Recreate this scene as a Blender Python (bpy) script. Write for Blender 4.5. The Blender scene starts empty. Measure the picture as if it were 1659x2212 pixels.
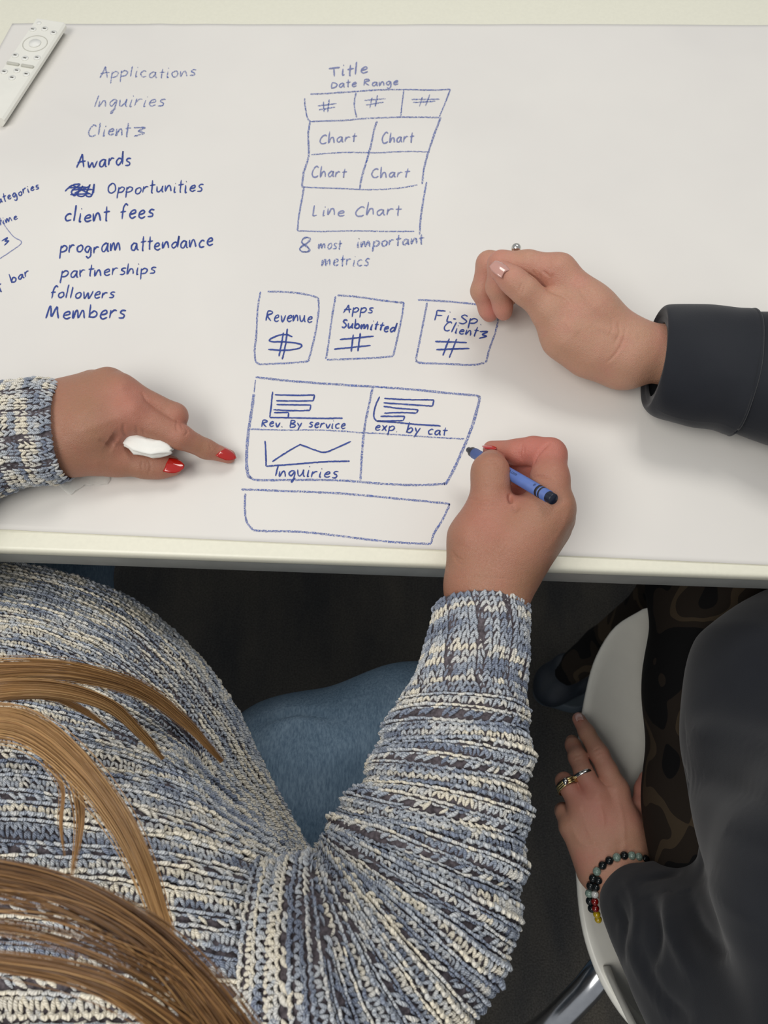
import bpy, bmesh, math, random
import numpy as np
from mathutils import Vector, Matrix
rng = np.random.default_rng(7); random.seed(7)
C = bpy.context.scene.collection
# ---------------------------------------------------------------- camera
TH = math.radians(25); CAMZ = 1.31; F = 1660.0; TZ = 0.74
cam = bpy.data.cameras.new('camera'); co = bpy.data.objects.new('camera', cam); C.objects.link(co)
co.location = (0, 0, CAMZ); co.rotation_euler = (TH, 0, 0)
cam.sensor_fit = 'VERTICAL'; cam.sensor_height = 36; cam.lens = F/2212*36
cam.clip_start = 0.01
cam.dof.use_dof = True; cam.dof.focus_distance = 0.62; cam.dof.aperture_fstop = 13
bpy.context.scene.camera = co
# ---------------------------------------------------------------- world, lamps, exposure
w = bpy.data.worlds.new('world'); bpy.context.scene.world = w; w.use_nodes = True
w.node_tree.nodes['Background'].inputs[0].default_value = (0.93, 0.96, 1.0, 1)
w.node_tree.nodes['Background'].inputs[1].default_value = 0.38
def area(name, loc, target, size, size_y, power, col):
    l = bpy.data.lights.new(name, 'AREA'); l.shape = 'RECTANGLE'; l.size = size; l.size_y = size_y
    l.energy = power; l.color = col
    o = bpy.data.objects.new(name, l); C.objects.link(o); o.location = loc
    o.rotation_euler = (Vector(target)-Vector(loc)).to_track_quat('-Z', 'Y').to_euler()
area('ceiling_light_far', (0.45, 1.2, 2.6), (0, .5, .74), 0.9, 0.6, 13, (1, .975, .93))
area('ceiling_light_near', (-0.85, -0.55, 2.5), (0.2, 0.0, .6), 1.4, 0.9, 25, (1, .965, .91))
vs = bpy.context.scene.view_settings
vs.view_transform = 'Standard'; vs.look = 'None'; vs.gamma = 1; vs.use_curve_mapping = False; vs.exposure = 0.0
# ---------------------------------------------------------------- helpers
ct, st = math.cos(TH), math.sin(TH)
def P(px, py, z):
    """world point at height z that lies along the sight line measured in the photograph"""
    u = (px-829.5)/F; v = (1106-py)/F
    h = CAMZ - z
    d = h/(ct - v*st)
    return np.array([u*d, d*(st + v*ct), z])
def T(px, py, dz=0.0): return P(px, py, TZ+dz)
def srgb(r, g, b):
    f = lambda c: c/12.92 if c <= .04045 else ((c+.055)/1.055)**2.4
    return (f(r/255), f(g/255), f(b/255), 1)
class NT:
    def __init__(s, name):
        s.m = bpy.data.materials.new(name); s.m.use_nodes = True; s.t = s.m.node_tree
        s.b = s.t.nodes['Principled BSDF']; s.out = s.t.nodes['Material Output']
    def n(s, typ, **kw):
        n = s.t.nodes.new(typ)
        for k, v in kw.items():
            if hasattr(n, k): setattr(n, k, v)
            else: n.inputs[k.replace('_', ' ')].default_value = v
        return n
    def l(s, a, b): s.t.links.new(a, b)
    def coord(s, kind='Object'): return s.n('ShaderNodeTexCoord').outputs[kind]
    def noise(s, scale, detail=3, rough=.5, vec=None):
        n = s.n('ShaderNodeTexNoise'); n.inputs['Scale'].default_value = scale
        n.inputs['Detail'].default_value = detail; n.inputs['Roughness'].default_value = rough
        s.l(vec if vec is not None else s.coord(), n.inputs['Vector']); return n.outputs['Fac']
    def ramp(s, fac, stops, interp='LINEAR'):
        r = s.n('ShaderNodeValToRGB'); r.color_ramp.interpolation = interp
        e = r.color_ramp.elements
        while len(e) < len(stops): e.new(.5)
        for i, (p, c) in enumerate(stops): e[i].position = p; e[i].color = c
        s.l(fac, r.inputs[0]); return r.outputs[0]
    def bump(s, h, strength=.3, dist=.001):
        b = s.n('ShaderNodeBump'); b.inputs['Strength'].default_value = strength; b.inputs['Distance'].default_value = dist
        s.l(h, b.inputs['Height']); s.l(b.outputs[0], s.b.inputs['Normal']); return b
def mat(name, col, rough=.5, metal=0, coat=0, nscale=0, namp=.1, bump=0, bscale=None, sss=0, spec=.5):
    t = NT(name); b = t.b
    b.inputs['Roughness'].default_value = rough; b.inputs['Metallic'].default_value = metal
    b.inputs['Coat Weight'].default_value = coat; b.inputs['Specular IOR Level'].default_value = spec
    if sss:
        b.inputs['Subsurface Weight'].default_value = sss; b.inputs['Subsurface Radius'].default_value = (.008, .003, .0015); b.inputs['Subsurface Scale'].default_value = 1
    if nscale:
        c0 = tuple(max(0, x*(1-namp)) for x in col[:3])+(1,); c1 = tuple(min(1, x*(1+namp)) for x in col[:3])+(1,)
        t.l(t.ramp(t.noise(nscale), [(.3, c0), (.7, c1)]), b.inputs['Base Color'])
    else: b.inputs['Base Color'].default_value = col
    if bump: t.bump(t.noise(bscale or nscale*4, 4), bump, .0008)
    return t.m
def link(name, me, m, parent=None, smooth=True):
    if m: me.materials.append(m)
    if smooth and len(me.polygons):
        me.polygons.foreach_set('use_smooth', np.ones(len(me.polygons), bool))
    o = bpy.data.objects.new(name, me); C.objects.link(o)
    if parent is not None: o.parent = parent
    return o
def npmesh(name, V, Fq):
    me = bpy.data.meshes.new(name); V = np.asarray(V, np.float32); Fq = np.asarray(Fq, np.int32)
    me.vertices.add(len(V)); me.vertices.foreach_set('co', V.ravel())
    k = Fq.shape[1]; me.loops.add(Fq.size); me.loops.foreach_set('vertex_index', Fq.ravel())
    me.polygons.add(len(Fq)); me.polygons.foreach_set('loop_start', np.arange(0, Fq.size, k, dtype=np.int32))
    me.polygons.foreach_set('loop_total', np.full(len(Fq), k, np.int32))
    me.update(calc_edges=True); me.validate(); return me
def tag(o, label=None, cat=None, group=None, kind=None):
    if label: o['label'] = label
    if cat: o['category'] = cat
    if group: o['group'] = group
    if kind: o['kind'] = kind
    return o
def empty(name, label, cat, loc=(0, 0, 0), group=None):
    o = bpy.data.objects.new(name, None); C.objects.link(o); o.location = loc; o.empty_display_size = .02
    bpy.context.view_layer.update()
    return tag(o, label, cat, group)
def attach(o, root):      # parent while keeping world coordinates of the mesh
    o.parent = root; o.matrix_parent_inverse = Matrix.Translation(-root.location); return o
def gridmesh(name, G, closed_u=False, cap=False):
    nv, nu, _ = G.shape; V = G.reshape(-1, 3); f = []
    iu = np.arange(nu if closed_u else nu-1); iv = np.arange(nv-1)
    a, b = np.meshgrid(iv, iu, indexing='ij'); a = a.ravel(); b = b.ravel(); b2 = (b+1) % nu
    Fq = np.stack([a*nu+b, a*nu+b2, (a+1)*nu+b2, (a+1)*nu+b], 1)
    return npmesh(name, V, Fq)
def catmull(pts, n):
    """smooth interpolation of control points along axis 0 to n samples"""
    p = np.asarray(pts, float); m = len(p)
    q = np.concatenate([[2*p[0]-p[1]], p, [2*p[-1]-p[-2]]])
    t = np.linspace(0, m-1, n); i = np.minimum(t.astype(int), m-2); u = (t-i).reshape((-1,)+(1,)*(p.ndim-1))
    a, b, c, d = q[i], q[i+1], q[i+2], q[i+3]
    return .5*(2*b+(c-a)*u+(2*a-5*b+4*c-d)*u*u+(3*b-a-3*c+d)*u**3)
def vnoise(x, y, seed=0):
    """smooth value noise"""
    xi = np.floor(x); yi = np.floor(y); fx = x-xi; fy = y-yi; fx = fx*fx*(3-2*fx); fy = fy*fy*(3-2*fy)
    def h(a, b):
        s = np.sin(a*127.1+b*311.7+seed*74.7)*43758.5453; return s-np.floor(s)
    return (h(xi, yi)*(1-fx)+h(xi+1, yi)*fx)*(1-fy)+(h(xi, yi+1)*(1-fx)+h(xi+1, yi+1)*fx)*fy
def tube_mesh(name, pts, rad, sides=12, n=None, caps=True):
    pts = np.asarray(pts, float); rad = np.asarray(rad, float)
    if n: pts = catmull(pts, n); rad = catmull(rad[:, None], n)[:, 0]
    tg = np.gradient(pts, axis=0); tg /= np.linalg.norm(tg, axis=1)[:, None]
    up = np.array([0, 0, 1.]) if abs(tg[0][2]) < .9 else np.array([1., 0, 0])
    a = np.linspace(0, 2*np.pi, sides, endpoint=False); R = []
    for p, t, r in zip(pts, tg, rad):
        s = np.cross(t, up); s /= np.linalg.norm(s); up = np.cross(s, t)
        R.append(p+r*(np.cos(a)[:, None]*s+np.sin(a)[:, None]*up))
    G = np.array(R)
    if caps: G = np.concatenate([np.repeat(pts[:1, None], sides, 1), G, np.repeat(pts[-1:, None], sides, 1)])
    return gridmesh(name, G, True)
# ---------------------------------------------------------------- signed distance bodies
def rcone(X, a, b, r1, r2):
    ba = b-a; l2 = ba@ba
    pa = X-a; t = np.clip((pa@ba)/max(l2, 1e-12), 0, 1)
    d = pa-t[..., None]*ba
    return np.sqrt((d*d).sum(-1))-(r1+(r2-r1)*t)
def smin(a, b, k):
    h = np.maximum(k-np.abs(a-b), 0)/k
    return np.minimum(a, b)-h*h*k*.25
def sdf_build(groups, carve, res, gk=.006, pad=.006, post=None):
    """groups: list of chains; chain = list of (a, b, r1, r2, k). First group is the palm or trunk; the others blend into it"""
    allp = [p for g in groups for p in g]
    lo = np.min([np.minimum(p[0], p[1])-max(p[2], p[3]) for p in allp], 0)-pad
    hi = np.max([np.maximum(p[0], p[1])+max(p[2], p[3]) for p in allp], 0)+pad
    n = np.ceil((hi-lo)/res).astype(int)+1
    ax = [lo[i]+res*np.arange(n[i]) for i in range(3)]
    def ev(D, p, k, op='min'):
        a, b, r1, r2 = p[:4]; m = max(r1, r2)+k*1.2+res*3
        l = np.maximum(((np.minimum(a, b)-m-lo)/res).astype(int), 0); h = np.minimum(((np.maximum(a, b)+m-lo)/res).astype(int)+1, n)
        if (h <= l).any(): return
        s = tuple(slice(l[i], h[i]) for i in range(3))
        X = np.stack(np.meshgrid(*[ax[i][s[i]] for i in range(3)], indexing='ij'), -1)
        d = rcone(X, a, b, r1, r2)
        if op == 'min': D[s] = smin(D[s], d, k)
        else: D[s] = -smin(-D[s], d, k)
    base = np.full(n, .05)
    for p in groups[0]: ev(base, p, p[4])
    if len(groups) > 1:
        Fg = np.full(n, .05)
        for g in groups[1:]:
            D = np.full(n, .05)
            for p in g: ev(D, p, p[4])
            Fg = smin(Fg, D, .0012)
        base = smin(base, Fg, gk)
    for p in carve: ev(base, p, p[4], 'max')
    return surface_nets(base, lo, res)
def surface_nets(D, lo, res):
    ins = D < 0; n = np.array(D.shape)
    cnt = np.zeros(n-1); acc = np.zeros(tuple(n-1)+(3,))
    offs = [(i, j, k) for i in (0, 1) for j in (0, 1) for k in (0, 1)]
    def sl(o, e=1): return tuple(slice(o[i], n[i]-1+o[i]) for i in range(3))
    for o in offs:
        for axx in range(3):
            if o[axx]: continue
            o2 = list(o); o2[axx] = 1
            da, db = D[sl(o)], D[sl(o2)]
            c = (da < 0) != (db < 0)
            t = np.where(c, da/np.where(c, da-db, 1), 0)
            for i in range(3):
                acc[..., i] += c*(o[i] + (t if i == axx else 0))
            cnt += c
    act = cnt > 0; idx = -np.ones(n-1, np.int64); idx[act] = np.arange(act.sum())
    pos = acc[act]/cnt[act][:, None]+np.argwhere(act)
    V = lo+pos*res; quads = []
    for axx in range(3):
        a = [slice(1, n[i]-1) for i in range(3)]; a[axx] = slice(0, n[axx]-1)
        b = list(a); b[axx] = slice(1, n[axx])
        da = ins[tuple(a)]; db = ins[tuple(b)]
        cr = np.argwhere(da != db)
        if len(cr) == 0: continue
        off = np.array([1, 1, 1]); off[axx] = 0; g = cr+off
        flip = da[tuple(cr.T)]
        u, v = [(1, 2), (2, 0), (0, 1)][axx]
        eu = np.zeros(3, int); eu[u] = 1; ev = np.zeros(3, int); ev[v] = 1
        q = [idx[tuple((g-du*eu-dv*ev).T)] for du, dv in ((1, 1), (0, 1), (0, 0), (1, 0))]
        q = np.stack(q, 1); q = np.where(flip[:, None], q, q[:, ::-1]); quads.append(q)
    Q = np.concatenate(quads)
    for it in range(4):      # relaxing passes
        nb = np.zeros_like(V); c = np.zeros(len(V))
        for i in range(4):
            for j in (1, 3):
                for a_ in range(3): nb[:, a_] += np.bincount(Q[:, i], V[Q[:, (i+j) % 4], a_], len(V))
                c += np.bincount(Q[:, i], minlength=len(V))
        V = V*.45+.55*nb/np.maximum(c, 1)[:, None]
    return V, Q
def joinVF(parts):
    V = []; Q = []; o = 0
    for v, q in parts: V.append(v); Q.append(q+o); o += len(v)
    return np.concatenate(V), np.concatenate(Q)
def chain(pts, k=.004):
    """pts: list of (xyz, r)"""
    return [(np.asarray(a[0]), np.asarray(b[0]), a[1], b[1], k) for a, b in zip(pts[:-1], pts[1:])]

def vnormals(V, Q):
    n = np.cross(V[Q[:, 2]]-V[Q[:, 0]], V[Q[:, 3]]-V[Q[:, 1]]); N = np.zeros_like(V)
    for i in range(4): np.add.at(N, Q[:, i], n)
    return N/np.maximum(np.linalg.norm(N, axis=1), 1e-12)[:, None]
def to_px(V):
    d = V-np.array([0, 0, CAMZ]); y = d[:, 1]*ct+d[:, 2]*st; z = d[:, 1]*st-d[:, 2]*ct
    return np.stack([829.5+F*d[:, 0]/z, 1106-F*y/z], 1)
def relief(V, Q, items):
    """press folds (depth > 0) or raise veins and tendons (depth < 0) along lines drawn on the skin; width in photo pixels, depth in metres"""
    N = vnormals(V, Q); px = to_px(V); face = ((np.array([0, 0, CAMZ])-V)*N).sum(1) > 0; off = np.zeros(len(V))
    for pts, wd, dep in items:
        c = catmull(np.array(pts, float), 24) if len(pts) > 1 else np.array(pts, float)
        lo = c.min(0)-4*wd; hi = c.max(0)+4*wd
        m = np.where(face & (px > lo).all(1) & (px < hi).all(1))[0]
        if len(m) == 0: continue
        d2 = ((px[m][:, None]-c[None])**2).sum(2); k = d2.argmin(1); t = k/max(len(c)-1, 1)
        fade = np.sin(np.pi*np.clip(t, 0, 1))**.7 if len(c) > 1 else 1
        off[m] += dep*np.exp(-d2.min(1)/wd**2)*fade
    return V-N*off[:, None], Q
def flush_attr(me, spots):
    n = len(me.vertices); co_ = np.zeros(n*3, np.float32); me.vertices.foreach_get('co', co_); co_ = co_.reshape(-1, 3); f = np.zeros(n)
    for p, r, a in spots: f += a*np.exp(-((co_-p)**2).sum(1)/r**2)
    at = me.attributes.new('flush', 'FLOAT', 'POINT'); at.data.foreach_set('value', np.clip(f, 0, 1).astype(np.float32))
# ---------------------------------------------------------------- materials
def skin_mat(name, base, red, dark, hot):
    t = NT(name); b = t.b
    c = t.ramp(t.noise(28, 4, .6), [(.25, srgb(*red)), (.5, srgb(*base)), (.78, srgb(*dark))])
    fine = t.ramp(t.noise(700, 2), [(.3, (.93, .93, .93, 1)), (.7, (1, 1, 1, 1))])
    mx = t.n('ShaderNodeMix', data_type='RGBA', blend_type='MULTIPLY'); mx.inputs[0].default_value = 1
    t.l(c, mx.inputs[6]); t.l(fine, mx.inputs[7])
    at = t.n('ShaderNodeAttribute'); at.attribute_name = 'flush'
    m3 = t.n('ShaderNodeMix', data_type='RGBA'); t.l(at.outputs['Fac'], m3.inputs[0]); t.l(mx.outputs[2], m3.inputs[6]); m3.inputs[7].default_value = srgb(*hot); t.l(m3.outputs[2], b.inputs['Base Color'])
    b.inputs['Roughness'].default_value = .47; b.inputs['Specular IOR Level'].default_value = .4
    b.inputs['Subsurface Weight'].default_value = .25; b.inputs['Subsurface Radius'].default_value = (.006, .002, .001); b.inputs['Subsurface Scale'].default_value = 1
    mp = t.n('ShaderNodeMapping'); mp.inputs['Scale'].default_value = (1, 2.2, 1); t.l(t.coord(), mp.inputs[0])
    v = t.n('ShaderNodeTexVoronoi'); v.feature = 'DISTANCE_TO_EDGE'; v.inputs['Scale'].default_value = 650; t.l(mp.outputs[0], v.inputs['Vector'])
    ad = t.n('ShaderNodeMath', operation='ADD'); t.l(v.outputs[0], ad.inputs[0]); t.l(t.noise(160, 3), ad.inputs[1])
    t.bump(ad.outputs[0], .5, .0007)
    return t.m
SKIN_A = skin_mat('skin_warm', (168, 121, 98), (170, 117, 96), (164, 121, 94), (190, 118, 104))
SKIN_B = skin_mat('skin_pale', (190, 144, 120), (194, 136, 118), (184, 142, 116), (200, 128, 116))
NAIL_RED = mat('red_nail_polish', srgb(178, 22, 12), .12, coat=1)
NAIL_CLEAR = mat('clear_nail_polish', srgb(196, 148, 136), .15, coat=1)
PAPER = NT('white_paper'); PAPER.b.inputs['Roughness'].default_value = .75; PAPER.b.inputs['Specular IOR Level'].default_value = .2
PAPER.l(PAPER.ramp(PAPER.noise(5, 4), [(.3, srgb(224, 221, 216)), (.7, srgb(231, 228, 222))]), PAPER.b.inputs['Base Color'])
PAPER.bump(PAPER.noise(900, 3), .06, .0004); PAPER = PAPER.m
LAM = mat('cream_laminate', srgb(236, 234, 216), .35, nscale=300, namp=.02)
EDGE = mat('grey_metal_edge', srgb(172, 174, 170), .45, metal=.3, nscale=40, namp=.08)
WHITEP = mat('white_plastic', srgb(236, 235, 226), .32, nscale=60, namp=.02)
BTN = mat('white_buttons', srgb(240, 240, 234), .4, nscale=60, namp=.02)
PRINT = mat('grey_print', srgb(96, 94, 90), .5, nscale=200, namp=.1)
GAP = mat('grey_recess', srgb(196, 195, 184), .5, nscale=100, namp=.05)
CHROME = mat('brushed_steel', srgb(190, 192, 196), .22, metal=1, nscale=90, namp=.08)
SILVER = mat('silver', srgb(222, 220, 214), .15, metal=1, nscale=200, namp=.05)
GOLD = mat('pale_gold', srgb(226, 205, 150), .2, metal=1, nscale=200, namp=.05)
BLACKM = mat('black_enamel', srgb(14, 14, 16), .2, nscale=200, namp=.1)
TISSUE = mat('white_tissue', srgb(240, 240, 234), .8, nscale=60, namp=.03, bump=.4, bscale=250)
def tissue_thin():
    t = NT('thin_translucent_tissue'); t.b.inputs['Base Color'].default_value = srgb(236, 236, 230); t.b.inputs['Roughness'].default_value = .8
    t.b.inputs['Alpha'].default_value = .55; t.bump(t.noise(180), .4, .001); return t.m
TISSUE2 = tissue_thin()
def floor_mat():
    t = NT('charcoal_carpet'); t.b.inputs['Roughness'].default_value = .95; t.b.inputs['Specular IOR Level'].default_value = .1
    mp = t.n('ShaderNodeMapping'); mp.inputs['Scale'].default_value = (1, .35, 1); t.l(t.coord(), mp.inputs[0])
    a = t.ramp(t.noise(9, 4, .6, mp.outputs[0]), [(.35, srgb(66, 66, 66)), (.7, srgb(90, 86, 79))])
    f = t.ramp(t.noise(420, 2), [(.3, (.6, .6, .6, 1)), (.7, (1.2, 1.2, 1.2, 1))])
    mx = t.n('ShaderNodeMix', data_type='RGBA', blend_type='MULTIPLY'); mx.inputs[0].default_value = 1
    t.l(a, mx.inputs[6]); t.l(f, mx.inputs[7]); t.l(mx.outputs[2], t.b.inputs['Base Color'])
    t.bump(t.noise(400, 3), .6, .003); return t.m
def cloth_black():
    t = NT('black_jersey'); t.b.inputs['Roughness'].default_value = .9; t.b.inputs['Specular IOR Level'].default_value = .15
    t.b.inputs['Sheen Weight'].default_value = .15; t.b.inputs['Sheen Roughness'].default_value = .5
    t.l(t.ramp(t.noise(12, 4), [(.3, srgb(31, 33, 39)), (.7, srgb(40, 42, 47))]), t.b.inputs['Base Color'])
    t.bump(t.noise(1500, 2), .25, .0004); return t.m
BLACK = cloth_black()
def denim():
    t = NT('blue_denim'); t.b.inputs['Roughness'].default_value = .9; t.b.inputs['Specular IOR Level'].default_value = .15
    a = t.ramp(t.noise(14, 4, .6), [(.3, srgb(94, 118, 138)), (.7, srgb(122, 144, 162))])
    mp = t.n('ShaderNodeMapping'); mp.inputs['Scale'].default_value = (1, .25, 1); mp.inputs['Rotation'].default_value = (0, 0, .5); t.l(t.coord(), mp.inputs[0])
    f = t.ramp(t.noise(520, 3, .6, mp.outputs[0]), [(.32, (.66, .7, .76, 1)), (.68, (1.25, 1.22, 1.2, 1))])
    mx = t.n('ShaderNodeMix', data_type='RGBA', blend_type='MULTIPLY'); mx.inputs[0].default_value = 1
    t.l(a, mx.inputs[6]); t.l(f, mx.inputs[7]); t.l(mx.outputs[2], t.b.inputs['Base Color'])
    t.bump(t.noise(700, 3, .5, mp.outputs[0]), .4, .0006); return t.m
DENIM = denim()
def camo():
    t = NT('dark_brown_print_cloth'); t.b.inputs['Roughness'].default_value = .85; t.b.inputs['Specular IOR Level'].default_value = .15
    mp = t.n('ShaderNodeMapping'); mp.inputs['Scale'].default_value = (1.2, .8, 1); mp.inputs['Location'].default_value = (.33, .1, 0); t.l(t.coord(), mp.inputs[0])
    t.l(t.ramp(t.noise(13, 1.5, .5, mp.outputs[0]), [(0, srgb(14, 14, 15)), (.47, srgb(38, 32, 27)), (.55, srgb(64, 54, 42)), (.60, srgb(38, 32, 27)), (.70, srgb(16, 15, 16))], 'CONSTANT'), t.b.inputs['Base Color'])
    t.bump(t.noise(900, 2), .2, .0004); return t.m
CAMO = camo()
def hair_mat():
    t = NT('brown_hair'); t.b.inputs['Roughness'].default_value = .38; t.b.inputs['Specular IOR Level'].default_value = .6
    at = t.n('ShaderNodeAttribute'); at.attribute_name = 'tone'
    t.l(t.ramp(at.outputs['Fac'], [(0, srgb(92, 62, 36)), (.5, srgb(158, 116, 68)), (1, srgb(206, 164, 108))]), t.b.inputs['Base Color']); return t.m
HAIR = hair_mat()
def yarn_mat():
    t = NT('marled_yarn'); t.b.inputs['Roughness'].default_value = .85; t.b.inputs['Specular IOR Level'].default_value = .2
    t.b.inputs['Sheen Weight'].default_value = .2
    tone = t.n('ShaderNodeAttribute'); tone.attribute_name = 'tone'      # 0 blue .. 1 cream
    uv = t.n('ShaderNodeUVMap'); sx = t.n('ShaderNodeSeparateXYZ'); t.l(uv.outputs[0], sx.inputs[0])
    m1 = t.n('ShaderNodeMath', operation='MULTIPLY_ADD'); t.l(sx.outputs[1], m1.inputs[0]); m1.inputs[1].default_value = 2.2; t.l(sx.outputs[0], m1.inputs[2])
    m2 = t.n('ShaderNodeMath', operation='MULTIPLY'); t.l(m1.outputs[0], m2.inputs[0]); m2.inputs[1].default_value = 6.2832*2
    s = t.n('ShaderNodeMath', operation='SINE'); t.l(m2.outputs[0], s.inputs[0])
    ns = t.n('ShaderNodeMath', operation='MULTIPLY_ADD'); t.l(t.noise(500, 2), ns.inputs[0]); ns.inputs[1].default_value = 2.6; t.l(s.outputs[0], ns.inputs[2])
    col = t.ramp(tone.outputs['Fac'], [(0, srgb(138, 148, 167)), (.3, srgb(178, 186, 197)), (.55, srgb(208, 213, 217)), (.75, srgb(232, 229, 220)), (1, srgb(246, 238, 218))])
    dk = t.ramp(tone.outputs['Fac'], [(0, srgb(68, 76, 100)), (.45, srgb(112, 121, 142)), (.75, srgb(190, 190, 190)), (1, srgb(232, 222, 200))])
    fr = t.ramp(ns.outputs[0], [(0.0, (1, 1, 1, 1)), (.85, (0, 0, 0, 1))])
    mx = t.n('ShaderNodeMix', data_type='RGBA'); t.l(fr, mx.inputs[0]); t.l(col, mx.inputs[6]); t.l(dk, mx.inputs[7]); t.l(mx.outputs[2], t.b.inputs['Base Color'])
    t.bump(s.outputs[0], .6, .0006); return t.m
YARN = yarn_mat()
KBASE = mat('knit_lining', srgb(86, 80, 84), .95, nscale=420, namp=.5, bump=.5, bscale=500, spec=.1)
def ink(name, c1, c2, lo, hi):
    t = NT(name); t.b.inputs['Roughness'].default_value = .6; t.b.inputs['Specular IOR Level'].default_value = .3
    t.l(t.ramp(t.noise(300, 2), [(.3, srgb(*c1)), (.7, srgb(*c2))]), t.b.inputs['Base Color'])
    t.l(t.ramp(t.noise(1150, 3, .6), [(lo, (0, 0, 0, 1)), (hi, (1, 1, 1, 1))]), t.b.inputs['Alpha']); return t.m
INK_DARK = ink('blue_crayon_ink', (48, 66, 140), (62, 84, 158), .26, .44)
INK_MID = ink('blue_crayon_worn', (66, 88, 160), (96, 118, 188), .37, .62)
INK_FAINT = ink('faint_crayon_ink', (122, 130, 176), (140, 147, 190), .3, .52)

# ================================================================ SETTING
fl = gridmesh('floor', np.array([[(x, y, 0) for x in np.linspace(-3, 3, 30)] for y in np.linspace(-3, 3.5, 30)]))
tag(link('floor', fl, floor_mat()), 'dark charcoal carpet floor under the table', None, None, 'structure')

# ================================================================ TABLE
def box_bm(sx, sy, sz, bev, seg=3):
    bm = bmesh.new(); bmesh.ops.create_cube(bm, size=1); bmesh.ops.scale(bm, vec=(sx, sy, sz), verts=bm.verts)
    if bev: bmesh.ops.bevel(bm, geom=list(bm.edges), offset=bev, segments=seg, profile=.5, affect='EDGES')
    return bm
def bmobj(name, bm, m, root=None, mw=None):
    me = bpy.data.meshes.new(name); bm.to_mesh(me); bm.free()
    o = link(name, me, m)
    if mw is not None: o.matrix_world = mw
    if root is not None:
        o.parent = root; o.matrix_parent_inverse = Matrix.Translation(-root.location)
    return o
e0 = T(-0, 1188); e1 = T(1659, 1246)        # near edge of the top surface
ed = (e1-e0); ed /= np.linalg.norm(ed); en = np.array([-ed[1], ed[0], 0])
yaw = math.atan2(ed[1], ed[0]); mid = (e0+e1)/2
TW, TD = 2.0, .95
ctr = mid + en*TD/2
table = empty('table', 'long white laminate table under the big sheet of paper', 'table', (ctr[0], ctr[1], 0))
def tmat(dx, dy, z): return Matrix.Translation((ctr[0], ctr[1], 0)) @ Matrix.Rotation(yaw, 4, 'Z') @ Matrix.Translation((dx, dy, z))
bmobj('tabletop', box_bm(TW, TD, .011, .0035), LAM, table, tmat(0, 0, TZ-.0055))
for dy in (-1, 1): bmobj('side_rail', box_bm(TW-.006, .02, .026, .002), EDGE, table, tmat(0, dy*(TD/2-.013), TZ-.011-.013))
for dx in (-1, 1): bmobj('side_rail', box_bm(.02, TD-.05, .026, .002), EDGE, table, tmat(dx*(TW/2-.013), 0, TZ-.024))
for dx in (-1, 1):
    for dy in (-1, 1): bmobj('leg', box_bm(.045, .045, TZ-.037, .004), EDGE, table, tmat(dx*(TW/2-.05), dy*(TD/2-.06), (TZ-.037)/2))

# ================================================================ PAPER
def paperz(x, y):
    return TZ+.0006+.0011*vnoise(x*5, y*6, 3)+.0009*vnoise(x*17+y*9, y*12-x*6, 5)+.0012*(1-np.abs(vnoise(x*9+2, y*5+x*4, 12)-.5)*2)**6*np.exp(-((x+.33)/.16)**2)+.0009*np.exp(-((x+.36-.25*(y-.45))/.03)**2)*np.exp(-((y-.45)/.15)**2)
q = [T(28, 54), T(1950, 58), T(1950, 1235), T(-560, 1120)]
NU, NV = 260, 130
uu, vv = np.meshgrid(np.linspace(0, 1, NU), np.linspace(0, 1, NV))
G = (1-vv)[..., None]*((1-uu)[..., None]*q[0]+uu[..., None]*q[1])+vv[..., None]*((1-uu)[..., None]*q[3]+uu[..., None]*q[2])
G[..., 2] = paperz(G[..., 0], G[..., 1])
G = G[::-1]
paper = link('paper_sheet', gridmesh('paper_sheet', G), PAPER)
tag(paper, 'large white paper sheet covered in blue crayon notes and sketched charts', 'paper')
md = paper.modifiers.new('thick', 'SOLIDIFY'); md.thickness = .0003; md.offset = -1
# ---- strokes
def stroke_mesh(strokes, wpx, jit=.18):
    V = []; Q = []
    for s in strokes:
        s = np.asarray(s, float)
        if len(s) == 1: s = np.array([s[0]-[1, 0], s[0]+[1, 1]])
        L = np.linalg.norm(np.diff(s, axis=0), axis=1).sum(); n = max(4, int(L/2.6))
        c = catmull(s, n) if len(s) > 2 else np.linspace(s[0], s[-1], n)
        c = c+rng.normal(0, .18, c.shape)
        tg = np.gradient(c, axis=0); tg /= np.maximum(np.linalg.norm(tg, axis=1), 1e-6)[:, None]
        nr = np.stack([-tg[:, 1], tg[:, 0]], 1)
        x = np.arange(n)*.35
        wd = wpx/2*(1+jit*(vnoise(x, x*0+rng.uniform(0, 90), 2)-.5)*2); wd[0] *= .55; wd[-1] *= .5
        o = len(V)
        for i in range(n):
            for sgn in (-1, 1):
                p = T(*(c[i]+sgn*nr[i]*wd[i])); p[2] = paperz(p[0], p[1])+.00035; V.append(p)
        for i in range(n-1): Q.append((o+2*i, o+2*i+2, o+2*i+3, o+2*i+1))
    return npmesh('ink', np.array(V), np.array(Q))
def draw(name, strokes, wpx, m, label=None):
    o = link(name, stroke_mesh(strokes, wpx), m, paper, smooth=False)
    if label: o['label'] = label
    return o
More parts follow.
